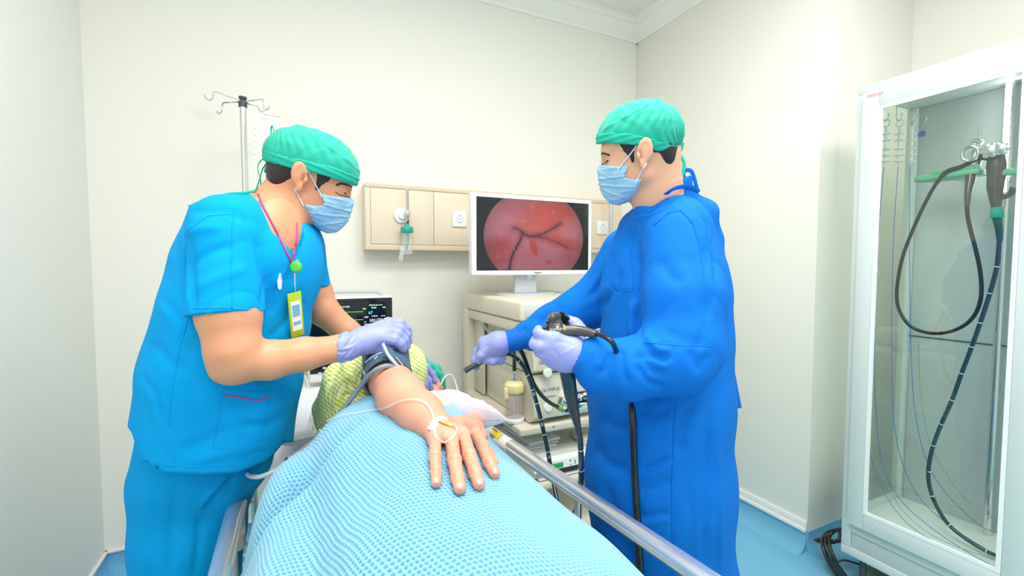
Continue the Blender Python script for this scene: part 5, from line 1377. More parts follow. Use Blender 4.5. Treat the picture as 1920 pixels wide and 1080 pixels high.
    rp = N_.new('ShaderNodeValToRGB'); rp.color_ramp.interpolation = 'LINEAR'; hv = N_.new('ShaderNodeMath'); hv.operation = 'MULTIPLY'; hv.inputs[1].default_value = .5; Lk.new(ad.outputs[0], hv.inputs[0])
    rp.color_ramp.elements[0].color = s2l((244, 246, 214)) + (1,); rp.color_ramp.elements[1].color = s2l((178, 192, 62)) + (1,); e = rp.color_ramp.elements.new(.5); e.color = s2l((222, 230, 140)) + (1,)
    Lk.new(hv.outputs[0], rp.inputs[0]); Lk.new(rp.outputs[0], b.inputs['Base Color'])
    sculpt(v, F, 'patient_gown', m, root)
    # bouffant cap
    K = Vol(.0035); H.ell(K, (-.01, .045, 0), (.125, .10, .105), .01)
    H.plane(K, (.03, .0, 0), (.35, -1, 0))
    v, F = K.mesh(2); v = wavy(v, F, .006, 90, 8); v = wavy(v, F, .003, 200, 9); sculpt(v, F, 'bouffant_cap', 'teal', root)
    return root, body, C, wr
PAT, PBODY, PC, PWR = patient()
def bp_cuff():
    a, b = j(724, 668, 1.20), j(728, 714, 1.06)
    root = empty('blood_pressure_cuff', P(726, 690, 1.16), 'dark grey blood pressure cuff wrapped round the patient\'s upper arm', 'cuff')
    ax = b - a; L_ = np.linalg.norm(ax); ax /= L_
    def band(ra, rb, t0, t1, th=.004):
        Q = Vol(.0025)
        p0, p1 = a + ax * L_ * t0, a + ax * L_ * t1
        cut = [(p0, -ax), (p1, ax)]
        Q.cone(p0 - ax * .001, p1 + ax * .001, ra, rb, .002, cut=cut)
        Q.cone(p0 - ax * .1, p1 + ax * .1, ra - th * 1.5, rb - th * 1.5, .001, '-')
        return Q
    v, F = band(.0615, .0555, -.12, 1.0).mesh(1); v = wavy(v, F, .0015, 50, 2); c = sculpt(v, F, 'cuff_band', 'cuff', root)
    S_ = Surf(c)
    Q = band(.063, .0585, .08, .72); Q.plane(j(700, 0, 1.16), (-1, 0, 0)); Q.plane(j(748, 0, 1.16), (1, 0, 0)); v, F = Q.mesh(1); vel = sculpt(v, F, 'velcro_patch', 'cuffd', root)
    S_ = Surf(c, vel)
    for pts, r in (([(676, 668), (680, 690), (688, 714)], .0022), ([(685, 680), (700, 668), (722, 659), (736, 657)], .0020), ([(692, 712), (712, 697), (738, 690)], .0026), ([(697, 706), (712, 696), (726, 691)], .0018)):
        strip(S_, pts, r, 'white_trim', 'maskw', c, lift=.0008, flat=.4)
    strip(S_, [(694, 674), (700, 670), (708, 668), (702, 674)], .0009, 'logo', 'maskw', c, lift=.0008)
    # loose tail of the strap standing up beside the glove
    mb = MB()
    n = 14; A_ = [P(718, 646, 1.045), P(722, 664, 1.035), P(731, 678, 1.03), P(746, 694, 1.045), P(758, 706, 1.075)]
    B_ = [P(722, 648, 1.055), P(736, 657, 1.055), P(748, 670, 1.055), P(760, 685, 1.07), P(768, 702, 1.10)]
    v = []; f = []
    for off in (0, 1):
        for p, q in zip(A_, B_):
            nn = Vector(-cF) * .003 * off + V(0, 0, .003 * off); v += [p + nn, q + nn]
    m_ = len(A_)
    for k in range(m_ - 1):
        o_ = 2 * k; f += [(o_, o_ + 1, o_ + 3, o_ + 2), (2 * m_ + o_, 2 * m_ + o_ + 2, 2 * m_ + o_ + 3, 2 * m_ + o_ + 1), (o_, o_ + 2, 2 * m_ + o_ + 2, 2 * m_ + o_), (o_ + 1, 2 * m_ + o_ + 1, 2 * m_ + o_ + 3, o_ + 3)]
    f += [(0, 2 * m_, 2 * m_ + 1, 1), (2 * m_ - 2, 2 * m_ - 1, 4 * m_ - 1, 4 * m_ - 2)]
    mb.add(v, f); fl_ = mb.build('strap_tail', 'cuff', root, 60)
    mb = MB(); mb.tube([p.lerp(q, .25) + Vector(-cF) * .0045 + V(0, 0, .0035) for p, q in zip(A_[:4], B_[:4])], .0035, flat=.3, up=-cF, n=8); mb.build('white_trim', 'maskw', fl_)
    mb = MB(); mb.tube([p.lerp(q, .75) + Vector(-cF) * .0045 + V(0, 0, .0035) for p, q in zip(A_[2:4], B_[2:4])], .0012, n=8); mb.build('stitching', 'maskw', fl_)
    # hose looping in front of the arm and down beside the bed
    ring = [P(769, 712, 1.17), P(763, 700, 1.10), P(748, 690, 1.055), P(728, 686, 1.03), P(708, 692, 1.02), P(690, 706, 1.03), P(676, 724, 1.045), P(655, 752, 1.045), P(630, 785, 1.035), P(604, 813, 1.02), P(575, 838, 1.0), P(541, 862, .98)]
    mb = MB(); mb.tube(ring, .0058, n=14, res=8); mb.build('grey_hose', 'hose', root, 60)
    mb = MB(); mb.tube([ring[-1], P(520, 880, .98), P(490, 893, .99), P(470, 893, 1.0), P(457, 885, 1.02), P(455, 905, 1.05), P(470, 940, 1.15)], .0048, n=14, res=8); mb.build('white_hose', 'hosew', root, 60)
    mb = MB(); mb.tube([ring[-1], P(537, 864, .98)], .0068, n=14); mb.build('connector', 'dgrey', root, 60)
bp_cuff()
def cannula():
    SB = Surf(PBODY)
    root = empty('intravenous_cannula', P(832, 795, .84), 'clear cannula tube looped and taped on the back of the patient\'s hand', 'cannula')
    S2 = Surf(PBODY, BLANKET)
    p = S2.path([(846, 797), (854, 803), (852, 818), (840, 829), (826, 829), (817, 820), (816, 807), (821, 797)], .003, 30)
    mb = MB(); mb.tube(p, .0019, n=12, res=3); mb.build('tube_loop', 'tube', root, 60)
    p = S2.path([(814, 790), (810, 775), (800, 760), (785, 752), (765, 751), (745, 756), (725, 764), (700, 770), (670, 776), (640, 782), (615, 792), (600, 806), (590, 812)], .004, 30)
    mb = MB(); mb.tube(p, .0017, n=12, res=3); mb.build('drip_tube', 'tube', root, 60)
    q = SB.path([(826, 790), (836, 795), (846, 800)], .0028, 3)
    if len(q) > 1: mb = MB(); mb.tube(q, [.0045, .0055] + [.0045] * (len(q) - 2), n=14, res=3, flat=.7); mb.build('catheter_wing', 'amber', root, 60)
    def tape(pts, w_):
        q = SB.path(pts, .0022, 3); mb = MB(); mb.tube(q, w_, n=10, res=2, flat=.14, up=Vector(-cF) + V(0, 0, .6)); mb.build('tape', 'tape', root, 60)
    tape([(807, 807), (812, 798), (818, 789), (826, 786)], .0055); tape([(818, 789), (828, 786), (838, 789)], .0042)
cannula()
# ================================================================= man in light blue scrubs
def man_left():
    root = empty('person', (P(360, 1000, 1.06).x, P(360, 1000, 1.06).y, 0), 'man in light blue scrubs and green cap bending over the bed on the left', 'person')
    H = Head((562, 335), 1.045, 1.03, math.radians(22), 1, yaw=0.0, xs=.99, ex=-.013)
    B = Vol(.0032)
    H.face(B)
    neckb = H.p(-.035, -.045, 0)
    B.chain([neckb, j(508, 405, 1.10), j(472, 450, 1.08)], [.053, .060, .078], .03)
    B.cone(H.p(.0, -.06, 0), j(522, 420, 1.08), .040, .048, .03)
    torso = [(468, 432, 1.06, 64), (455, 500, 1.06, 102), (447, 600, 1.05, 116), (425, 700, 1.05, 122), (408, 800, 1.06, 122)]
    chain_px(B, torso[:4], .04, 1.05, shrink=.018)
    chain_px(B, [torso[3], (398, 820, 1.07, 90), (392, 880, 1.08, 78)], .04, 1.05, shrink=.02)
    # chest surface under the open collar
    B.ell(j(520, 455, 1.025), (.046, .10, .088), .03)
    # right (near) arm
    B.chain([j(420, 450, .92), j(430, 590, .885), j(438, 655, .88), j(447, 675, .885)], [.050, .0535, .046, .042], .02)
    B.chain([j(447, 675, .885), j(505, 675, .92), j(570, 664, .975), j(640, 652, 1.035), j(672, 646, 1.06)], [.041, .0385, .035, .0285, .026], .012)
    B.ell(j(430, 692, .885), (.028, .022, .03), .03)
    B.cone(j(672, 643, 1.06), j(715, 625, 1.10), .022, .016, .01)
    # left (far) arm
    B.chain([j(560, 455, 1.2), j(588, 545, 1.22), j(606, 582, 1.22)], [.045, .043, .040], .02)
    B.chain([j(606, 582, 1.22), j(650, 622, 1.24), j(705, 655, 1.30), j(760, 680, 1.36)], [.039, .034, .026, .024], .012)
    # legs
    chain_px(B, [(388, 860, 1.08, 80), (342, 1000, 1.06, 60), (322, 1250, 1.06, 52), (318, 1545, 1.06, 36)], .04)
    chain_px(B, [(400, 860, 1.12, 80), (385, 1000, 1.18, 56), (375, 1250, 1.18, 46), (370, 1480, 1.18, 32)], .04)
    v, F = B.mesh(1); v, F = keep_big(v, F)
    body = sculpt(v, F, 'body', 'skin', root)
    H.hair(body); H.lids(body, 'hair'); 0
    capo = H.cap(root, [(.13, .018), (.098, .017), (.03, .015), (-.03, .006), (-.078, .0), (-.13, -.004)]); msk = H.mask(root)
    # shirt
    T = Vol(.004)
    chain_px(T, torso + [(404, 860, 1.06, 118), (402, 930, 1.06, 116)], .04, [1.05, 1.08, 1.1, 1.1, 1.1, 1.1])
    T.cone(j(424, 428, .93), j(560, 452, 1.17), .070, .060, .05)
    T.cone(j(412, 452, 1.02), j(368, 570, 1.06), .058, .055, .04)
    T.ell(j(425, 408, 1.04), (.048, .028, .09), .04)
    T.ell(j(470, 400, 1.07), (.045, .04, .09), .03)
    T.ell(j(545, 500, 1.05), (.055, .10, .13), .04)
    T.cone(j(316, 770, 1.04), j(314, 860, 1.04), .052, .055, .03)
    T.cone(j(470, 760, 1.0), j(440, 860, 1.02), .06, .07, .05)
    T.cone(j(500, 720, 1.05), j(470, 830, 1.06), .055, .055, .05)
    hem_n = np.array([0, -1, 0])
    T.cone(j(424, 450, .915), j(424, 610, .885), .066, .071, .012, cut=[(j(424, 592, .885), (.12, -1, .1))])
    T.cone(j(566, 470, 1.19), j(590, 580, 1.22), .060, .052, .012, cut=[(j(578, 553, 1.22), (.3, -1, .1))])
    # hem
    def hem(X, Y, Z):
        px = X / -Z * FPX + 960; py = -Y / -Z * FPX + 540
        h = np.interp(px, [225, 245, 262, 293, 296, 302, 320, 380, 445, 500, 530], [795, 812, 856, 880, 866, 884, 886, 890, 884, 862, 830]).astype(np.float32)
        return (py - h) * (-Z) / FPX * .8
    T.func(hem, (-9, -9, -9), (9, 9, 9), .002, '&')
    # V neck opening
    T.cone(j(512, 372, 1.06), j(532, 425, .96), .046, .024, .006, '-')
    T.cone(j(538, 405, 1.0), j(547, 486, .985), .030, .007, .003, '-', sq=2.2)
    T.cone(H.p(-.03, -.04, 0), j(508, 392, 1.09), .057, .055, .008, '-')
    # side slit
    T.cone(j(322, 800, .93), j(296, 895, .93), .002, .012, .003, '-', sq=6.0)
    v, F = T.mesh(2); v, F = keep_big(v, F)
    v = wavy(v, F, .0026, 22, 11, (1, .6, 1)); v = crumple(v, F, .0045, 26, 12, (1, .7, 1))
    C = [([(440, 385), (458, 420), (478, 470), (490, 530), (487, 585)], 7, .006, 's'),
         ([(350, 430), (352, 500), (358, 560), (358, 590)], 8, .010, 's'),
         ([(345, 400), (390, 395), (430, 396), (470, 420)], 9, .004, 'v'), ([(432, 402), (436, 470), (438, 585)], 2.2, .0016, 'v', 1),
         ([(330, 445), (375, 430), (425, 425)], 10, .005, 'r'), ([(345, 500), (400, 470), (450, 462)], 10, .004, 'v'), ([(358, 545), (410, 520), (470, 500)], 12, .004, 'r'),
         ([(500, 560), (540, 520), (562, 470)], 8, .004, 'v'), ([(490, 610), (530, 570), (565, 520)], 10, .004, 'r'),
         ([(500, 640), (540, 600), (572, 560)], 8, .005, 'v'), ([(350, 600), (335, 660), (322, 720), (310, 800)], 2.0, .0018, 'v', 1),
         ([(300, 560), (330, 600), (352, 640)], 10, .005, 's'), ([(280, 640), (320, 680), (360, 700)], 12, .004, 'v'), ([(262, 700), (290, 740), (300, 790)], 8, .004, 'v'),
         ([(480, 720), (520, 690), (560, 690)], 9, .006, 'v'), ([(470, 750), (520, 735), (555, 720)], 9, .004, 'r'), ([(440, 800), (500, 800), (545, 770)], 12, .005, 'v'),
         ([(330, 850), (380, 830), (440, 800)], 14, .004, 'v'), ([(350, 870), (420, 850), (500, 830)], 10, .003, 'r'),
         ([(415, 725), (410, 780), (398, 842)], 1.8, .0012, 'v', 1), ([(398, 842), (445, 842), (492, 828)], 1.8, .0012, 'v', 1), ([(505, 735), (500, 790), (492, 828)], 1.8, .0012, 'v', 1),
         ([(305, 880), (360, 872), (430, 868), (520, 838)], 1.6, .0010, 'v', 1), ([(362, 574), (420, 574), (487, 580)], 1.6, .0010, 'v', 1)]
    v = folds(v, F, C)
    shirt = sculpt(v, F, 'scrub_top', 'scrub', root)
    S_ = Surf(shirt); SB = Surf(shirt, body)
    strip(SB, [(484, 364), (491, 382), (504, 408), (519, 436), (534, 468), (547, 494)], .0022, 'neck_piping', 'magenta', shirt, lift=.0006)
    strip(SB, [(556, 418), (556, 440), (552, 465), (548, 494)], .0022, 'neck_piping', 'magenta', shirt, lift=.0006)
    strip(S_, [(420, 741), (445, 744), (470, 749), (488, 750), (506, 742)], .0016, 'pocket_piping', 'magenta', shirt, lift=.0006)
    for pts in ([(440, 388), (434, 440), (433, 500), (435, 586)], [(352, 432), (390, 405), (432, 402)], [(352, 600), (336, 660), (324, 730), (316, 800)], [(418, 730), (412, 780), (398, 842), (445, 844), (490, 830), (500, 790), (507, 738)],
                [(308, 872), (360, 876), (430, 872), (518, 838)], [(250, 848), (290, 868)], [(362, 578), (420, 577), (484, 583)], [(418, 728), (460, 734), (508, 734)]):
        strip(S_, pts, .0009, 'seam', 'scrub', shirt, lift=.0002)
    # trousers
    Q = Vol(.0045)
    chain_px(Q, [(395, 810, 1.06, 104), (388, 850, 1.06, 106), (358, 900, 1.06, 90), (346, 1000, 1.05, 80), (336, 1250, 1.05, 72), (324, 1530, 1.05, 58)], .04)
    chain_px(Q, [(392, 850, 1.10, 96), (392, 900, 1.13, 76), (380, 1000, 1.18, 66), (374, 1250, 1.18, 60), (370, 1440, 1.18, 50)], .03)
    Q.cone(j(322, 880, 1.03), j(316, 1080, 1.03), .05, .05, .04)
    v, F = Q.mesh(2); v = wavy(v, F, .004, 18, 21, (1, .35, 1)); v = crumple(v, F, .005, 22, 22, (1, .5, 1))
    v = folds(v, F, [([(330, 900), (322, 1000), (318, 1090)], 12, .006, 'v'), ([(440, 885), (400, 930), (375, 960)], 8, .008, 's'), ([(375, 960), (372, 1020), (365, 1080)], 8, .006, 'v'), ([(270, 900), (275, 1000), (272, 1080)], 12, .005, 'r')])
    sculpt(v, F, 'scrub_trousers', 'scrub', root)
    for (px, D) in ((318, 1.06), (370, 1.18)):
        b = P(px, 1500, D); K = Vol(.006); c = w2c((b.x, b.y, .05)); e = w2c((b.x + .15, b.y + .06, .038)); K.cone(c, e, .046, .038, .01)
        K.plane(w2c((0, 0, .004)), WAX @ np.array([0, 0, -1.]), .002)
        v, F = K.mesh(1); sculpt(v, F, 'shoe', 'shoe', root)
    # near glove
    G = Vol(.0021)
    w_ = j(665, 643, 1.06)
    fg = [[(716, 635, 1.075), (738, 637, 1.085), (750, 644, 1.095), (755, 654, 1.105)], [(722, 622, 1.09), (746, 626, 1.10), (758, 637, 1.11), (763, 649, 1.12)], [(727, 612, 1.11), (750, 616, 1.125), (762, 628, 1.135), (766, 641, 1.145)], [(728, 606, 1.135), (750, 606, 1.15), (762, 616, 1.16), (766, 628, 1.17)]]
    for i, f in enumerate(fg):
        f = [j(*q) for q in f]; G.cone(w_ + (f[0] - w_) * .25, f[0], .0225, .0150, .016)
        for q in range(3): G.cone(f[q], f[q + 1], [.0145, .0125, .0112][q], [.0125, .0112, .0098][q], .004)
    G.chain([j(690, 648, 1.07), j(715, 652, 1.09), j(735, 654, 1.11)], [.020, .014, .0105], .012)
    G.chain([j(650, 650, 1.035), j(672, 643, 1.06)], [.0315, .029], .01)
    G.cone(j(641, 651, 1.03), j(654, 649, 1.042), .0345, .031, .006, cut=[(j(641, 651, 1.03), (-1, .12, 0))])
    v, F = G.mesh(1); N = vnormals(v, F); q = project(v)
    m_ = np.clip((672 - q[:, 0]) / 20, 0, 1); rng = np.random.RandomState(3)
    wr_ = np.sin(v @ np.array([230, 90, 60]) + 2.5 * np.sin(v @ np.array([-80, 200, 90]))) * .0016 * m_ + .0007 * np.sin(q[:, 0] * 1.5 + .12 * q[:, 1]) * np.exp(-((q[:, 0] - 690) / 12) ** 2)
    v = v + N * wr_[:, None]
    v = folds(v, F, [([(735, 620), (740, 634), (736, 645)], 3, .0016, 'v'), ([(726, 634), (745, 638), (757, 648)], 2, .0010, 'v')])
    sculpt(v, F, 'glove', 'glove', root)
    # far glove on the patient's head
    G = Vol(.0022); w_ = j(742, 672, 1.34)
    fg = [[(775, 683, 1.36), (792, 697, 1.365), (803, 713, 1.37), (808, 727, 1.375)], [(771, 690, 1.34), (786, 706, 1.345), (796, 722, 1.35), (800, 736, 1.355)], [(766, 697, 1.33), (779, 713, 1.33), (789, 728, 1.335), (793, 742, 1.34)], [(780, 677, 1.39), (799, 688, 1.40), (811, 702, 1.41), (816, 714, 1.41)]]
    for f in fg:
        f = [j(*q) for q in f]; G.cone(w_, f[0], .024, .015, .014)
        for q in range(3): G.cone(f[q], f[q + 1], [.013, .0115, .0105][q], [.0115, .0105, .009][q], .004)
    G.chain([j(730, 667, 1.325), w_], [.028, .028], .01)
    v, F = G.mesh(1); sculpt(v, F, 'glove', 'glove', root)
    # mask straps and cap ties
    SH = Surf(body, msk, capo)
    strip(SH, [(578, 320), (604, 369)], .0014, 'ear_loop', 'maskw', msk, lift=.0022)
    strip(SH, [(553, 352), (568, 386)], .0014, 'ear_loop', 'maskw', msk, lift=.0022)
    DB = 1.13
    def tie(pts, r=.0035, fl=.35):
        mb = MB(); mb.tube([P(*q) for q in pts], r, n=8, res=8, flat=fl, up=cR); mb.build('cap_tie', 'tealb', capo, 60)
    tie([(513, 300, DB), (511, 275, DB), (508, 245, DB), (511, 236, DB), (514, 250, DB), (516, 272, DB), (515, 298, DB)], .003)
    tie([(512, 292, DB), (496, 296, DB), (485, 307, 1.125), (484, 322, 1.12), (489, 340, 1.11), (485, 358, 1.06)], .003)
    tie([(514, 298, DB), (500, 306, DB), (492, 318, 1.12), (487, 335, 1.11), (482, 350, 1.08), (477, 360, 1.03)], .0036)
    tie([(514, 300, DB), (505, 315, 1.125), (497, 322, 1.12), (500, 308, 1.125), (513, 299, DB)], .0032)
    tie([(478, 358, 1.03), (455, 362, 1.0), (420, 366, .99), (385, 375, .99), (354, 388, 1.0)], .003)
    p = S_.path([(482, 362), (498, 385), (512, 410), (519, 438)], .003, 6)
    if len(p) > 2: mb = MB(); mb.tube(p, .0022, n=8, res=2); mb.build('cap_tie', 'tealb', capo, 60)
    SF = Surf(body)
    strip(SF, [(629, 346), (640, 343), (652, 346), (664, 352)], [.0018, .0028, .0028, .0022, .0012] + [.0012] * 40, 'eyebrow', 'hair', body, lift=.0004, step=9) if 0 else None
    for pts, r, nm in (([(630, 347), (640, 344), (652, 347), (665, 353)], .0024, 'eyebrow'), ([(629, 360), (636, 365), (646, 368), (655, 370)], .0010, 'eyelash')): strip(SF, pts, r, nm, 'hair', body, lift=.0003, step=3)
    # badge reel, chain and card clipped to the collar
    bd = empty('badge', S_.at(548, 492, .01) or P(548, 492, .86), 'lime green badge reel with a yellow green name card clipped to the scrub top', 'badge')
    q = S_.at(545, 500, .016); mb = MB(); mb.lathe(q, [(0, 0), (.010, 0), (.012, .003), (.012, .008), (.009, .011), (0, .012)], axis=-cF, n=24); mb.box(q + V(0, 0, .010), (.008, .008, .012), .002); mb.build('reel', 'lime', bd)
    pts = [S_.at(547, y, .012) for y in (505, 515, 525, 535, 545)]; pts = [x for x in pts if x]
    if len(pts) > 2:
        mb = MB(); mb.tube(pts, .0012, n=8); mb.build('chain', 'chrome', bd)
        mb = MB(); [mb.lathe(pts[1] - V(0, 0, .002), [(0, 0), (.0035, .002), (.0035, .004), (0, .006)])]; mb.build('bead', 'chrome', bd)
    top = S_.at(546, 546, .010); bot = S_.at(550, 628, .012)
    if top and bot:
        ax = (bot - top); L_ = ax.length; ax.normalize(); sd = Vector(cR) * .35 + Vector(cF) * .5; sd = (sd - ax * sd.dot(ax)).normalized(); nn = ax.cross(sd)
        R3 = Matrix((sd, ax, nn)).transposed()
        mb = MB(); mb.box(top.lerp(bot, .5), (.030, L_, .003), .0012, R3); cd = mb.build('card_holder', 'yellowg', bd)
        c = top.lerp(bot, .52); sg_ = -1 if nn.dot(Vector(cF)) > 0 else 1
        mb = MB(); mb.box(c + nn * .0019 * sg_, (.021, L_ * .66, .0006), 0, R3); mb.build('name_card', 'paper', cd)
        mb = MB(); mb.box(c + nn * .0024 * sg_ - ax * L_ * .12, (.016, L_ * .26, .0005), 0, R3); mb.box(c + nn * .0024 * sg_ + ax * L_ * .16, (.016, L_ * .08, .0005), 0, R3); mb.build('photo_area', 'vinyl', cd)
    q = S_.at(522, 527, .004)
    if q:
        k = empty('pen_clip', q, 'small oval chrome and dark clip at the edge of the scrub pocket on the chest', 'clip')
        mb = MB(); pts = [q + Vector(cR) * (math.cos(a) * .0045) + V(0, 0, math.sin(a) * .0165) for a in [t * 2 * math.pi / 20 for t in range(20)]]; mb.tube(pts, .0016, closed=True, res=2, n=8); mb.build('rim', 'chrome', k)
        mb = MB(); mb.prism([q + Vector(cR) * (math.cos(a) * .0045) + V(0, 0, math.sin(a) * .0165) for a in [t * 2 * math.pi / 20 for t in range(20)]], Vector(-cF) * .0015); mb.build('face', 'paper', k)
    return root
man_left()
# ================================================================= man in the dark blue gown
def man_right():
    root = empty('person', (P(1240, 1000, 1.22).x, P(1240, 1000, 1.22).y, 0), 'man in dark blue gown and green cap standing right of the bed with an endoscope', 'person')
    H = Head((1207, 291), 1.03, 1.03, math.radians(12), -1, yaw=0.0)
    B = Vol(.0032)
    H.face(B)
    B.chain([H.p(-.04, -.03, 0), j(1236, 365, 1.13), j(1245, 410, 1.16)], [.053, .056, .07], .03)
    B.cone(H.p(.0, -.055, 0), j(1230, 395, 1.14), .036, .040, .03)
    torso = [(1250, 440, 1.2, 80), (1248, 530, 1.2, 100), (1243, 640, 1.21, 106), (1236, 760, 1.22, 108), (1240, 900, 1.22, 105)]
    chain_px(B, torso, .04, 1.15, shrink=.02)
    B.chain([j(1262, 440, 1.06), j(1275, 560, 1.0), j(1265, 665, .975)], [.055, .05, .042], .02)
    B.chain([j(1265, 665, .975), j(1170, 680, .965), j(1085, 668, .975), j(1050, 655, .985)], [.042, .038, .029, .024], .01)
    B.chain([j(1180, 470, 1.34), j(1125, 560, 1.39), j(1030, 612, 1.40), j(950, 640, 1.37), j(925, 650, 1.37)], [.055, .05, .040, .021, .019], .02)
    chain_px(B, [(1230, 930, 1.18, 70), (1235, 1100, 1.18, 58), (1240, 1500, 1.16, 36)], .03); chain_px(B, [(1250, 930, 1.28, 70), (1255, 1100, 1.3, 56), (1260, 1400, 1.3, 34)], .03)
    v, F = B.mesh(1); v, F = keep_big(v, F)
    body = sculpt(v, F, 'body', 'skin3', root)
    H.hair(body); H.lids(body, 'hair'); 0; capo = H.cap(root, [(.13, .040), (.084, .034), (.04, .022), (.006, .013), (-.03, -.004), (-.071, -.022), (-.13, -.045)]); msk = H.mask(root)
    # gown
    T = Vol(.0042)
    chain_px(T, [(1264, 430, 1.19, 54), (1255, 480, 1.2, 88), (1249, 550, 1.2, 106), (1243, 640, 1.21, 112), (1231, 740, 1.22, 124), (1231, 900, 1.22, 126), (1241, 1080, 1.22, 124), (1246, 1310, 1.22, 120)], .04, [1.05, 1.1, 1.15, 1.2, 1.22, 1.22, 1.22])
    T.cone(j(1270, 425, 1.08), j(1215, 450, 1.33), .070, .060, .05)
    T.cone(j(1195, 430, 1.20), j(1175, 540, 1.20), .045, .06, .05)
    # stand collar
    T.cone(j(1250, 330, 1.15), j(1232, 425, 1.15), .062, .072, .015, cut=[(j(1188, 390, 1.12), (-.50, .86, 0))])
    T.cone(j(1212, 404, 1.12), j(1220, 430, 1.14), .028, .04, .02, cut=[(j(1188, 390, 1.12), (-.50, .86, 0))])
    # raised back fold
    T.chain([j(1288, 372, 1.15), j(1322, 400, 1.15), j(1333, 450, 1.16), j(1335, 540, 1.17)], [.025, .030, .026, .018], .02)
    # near sleeve
    T.chain([j(1270, 450, 1.06), j(1280, 560, 1.01), j(1277, 650, .985), j(1258, 672, .975)], [.078, .087, .084, .080], .02)
    T.chain([j(1258, 672, .975), j(1180, 693, .965), j(1130, 686, .965), j(1108, 678, .968)], [.081, .064, .052, .038], .02)
    T.cone(j(1110, 660, .965), j(1120, 700, .965), .03, .04, .02)
    # far sleeve
    T.chain([j(1180, 480, 1.34), j(1128, 560, 1.39), j(1035, 610, 1.40), j(985, 628, 1.385)], [.085, .080, .062, .040], .02)
    T.chain([j(1040, 625, 1.39), j(1004, 632, 1.385)], [.052, .046], .02)
    T.cone(H.p(-.03, -.02, 0), j(1244, 380, 1.15), .055, .052, .003, '-')
    v, F = T.mesh(2); v, F = keep_big(v, F)
    v = wavy(v, F, .0030, 20, 31, (1, .5, 1)); v = crumple(v, F, .0050, 22, 32, (1, .6, 1))
    L = [([(1187, 402), (1215, 400), (1245, 385), (1278, 362)], 3, .003, 'v', 1),
         ([(1225, 425), (1255, 398), (1275, 395), (1298, 420), (1312, 460)], 2.5, .0022, 'v', 1), ([(1190, 430), (1180, 470), (1190, 545), (1205, 560)], 2.5, .002, 'v', 1), ([(1190, 545), (1150, 545), (1140, 530)], 2.5, .002, 'v', 1),
         ([(1300, 392), (1322, 420), (1335, 470), (1340, 540)], 8, .008, 's'), ([(1318, 440), (1328, 520), (1332, 600)], 8, .007, 'v'),
         ([(1195, 560), (1190, 600), (1192, 640)], 9, .014, 's'), ([(1200, 470), (1192, 520), (1196, 580)], 9, .008, 'v'),
         ([(1195, 640), (1215, 668), (1245, 680), (1262, 672)], 8, .007, 's'), ([(1200, 655), (1222, 695), (1250, 705)], 8, .006, 'v'), ([(1205, 628), (1235, 655), (1262, 660)], 7, .008, 'r'),
         ([(1190, 680), (1215, 715), (1250, 730)], 7, .006, 'v'), ([(1120, 640), (1140, 660), (1130, 690), (1110, 700)], 9, .005, 's'), ([(1140, 640), (1165, 665), (1170, 700), (1180, 730)], 7, .007, 'v'),
         ([(1106, 655), (1122, 668), (1118, 690)], 8, .003, 'r'), ([(1290, 650), (1310, 690), (1330, 660)], 10, .006, 'v'), ([(1240, 620), (1290, 640), (1330, 645)], 12, .004, 'v'), ([(1210, 640), (1280, 646), (1340, 648)], 2, .0012, 'v', 1),
         ([(1230, 480), (1260, 520), (1290, 530)], 14, .005, 'v'), ([(1290, 470), (1310, 540), (1320, 600)], 12, .005, 'v'),
         ([(1265, 757), (1262, 820), (1258, 900), (1260, 1080)], 2, .002, 'v', 1), ([(1300, 750), (1280, 800), (1270, 860)], 12, .008, 'v'), ([(1190, 765), (1230, 780), (1262, 765)], 10, .008, 'v'),
         ([(1110, 830), (1140, 870), (1190, 890)], 12, .007, 'v'), ([(1200, 890), (1230, 880), (1262, 860)], 8, .008, 's'), ([(1190, 920), (1230, 915), (1262, 895)], 10, .006, 'v'), ([(1190, 970), (1220, 975), (1255, 965)], 9, .007, 's'),
         ([(1120, 780), (1150, 800), (1190, 810)], 12, .006, 'v'), ([(1330, 760), (1325, 860), (1322, 960), (1320, 1080)], 10, .008, 'v'), ([(1345, 820), (1350, 950), (1352, 1080)], 6, .006, 'r'), ([(1290, 900), (1300, 1000), (1295, 1080)], 14, .006, 'v'),
         ([(1130, 900), (1150, 960), (1180, 1010)], 12, .006, 'v'), ([(1110, 960), (1150, 1010), (1200, 1060)], 10, .005, 's'),
         ([(1150, 470), (1130, 520), (1100, 560)], 8, .008, 's'), ([(1165, 500), (1150, 545), (1120, 590)], 8, .008, 'v'), ([(1060, 570), (1040, 590), (1000, 605)], 8, .006, 'v'), ([(1010, 600), (1000, 630), (985, 655)], 6, .007, 's'), ([(985, 610), (978, 630), (982, 650)], 5, .006, 'v'), ([(1030, 640), (1060, 640), (1090, 625)], 8, .006, 'v')]
    v = folds(v, F, L)
    gown = sculpt(v, F, 'surgical_gown', 'gown', root)
    SG0 = Surf(gown)
    for pts in ([(1225, 424), (1252, 400), (1278, 396), (1300, 420), (1313, 465)], [(1190, 432), (1182, 480), (1188, 545), (1205, 560)], [(1190, 547), (1165, 547), (1142, 534)], [(1266, 762), (1262, 850), (1259, 950), (1260, 1075)], [(1208, 642), (1270, 648), (1342, 650)], [(1196, 408), (1220, 405), (1248, 392), (1278, 366)]):
        strip(SG0, pts, .0011, 'seam', 'gown', gown, lift=.0002)
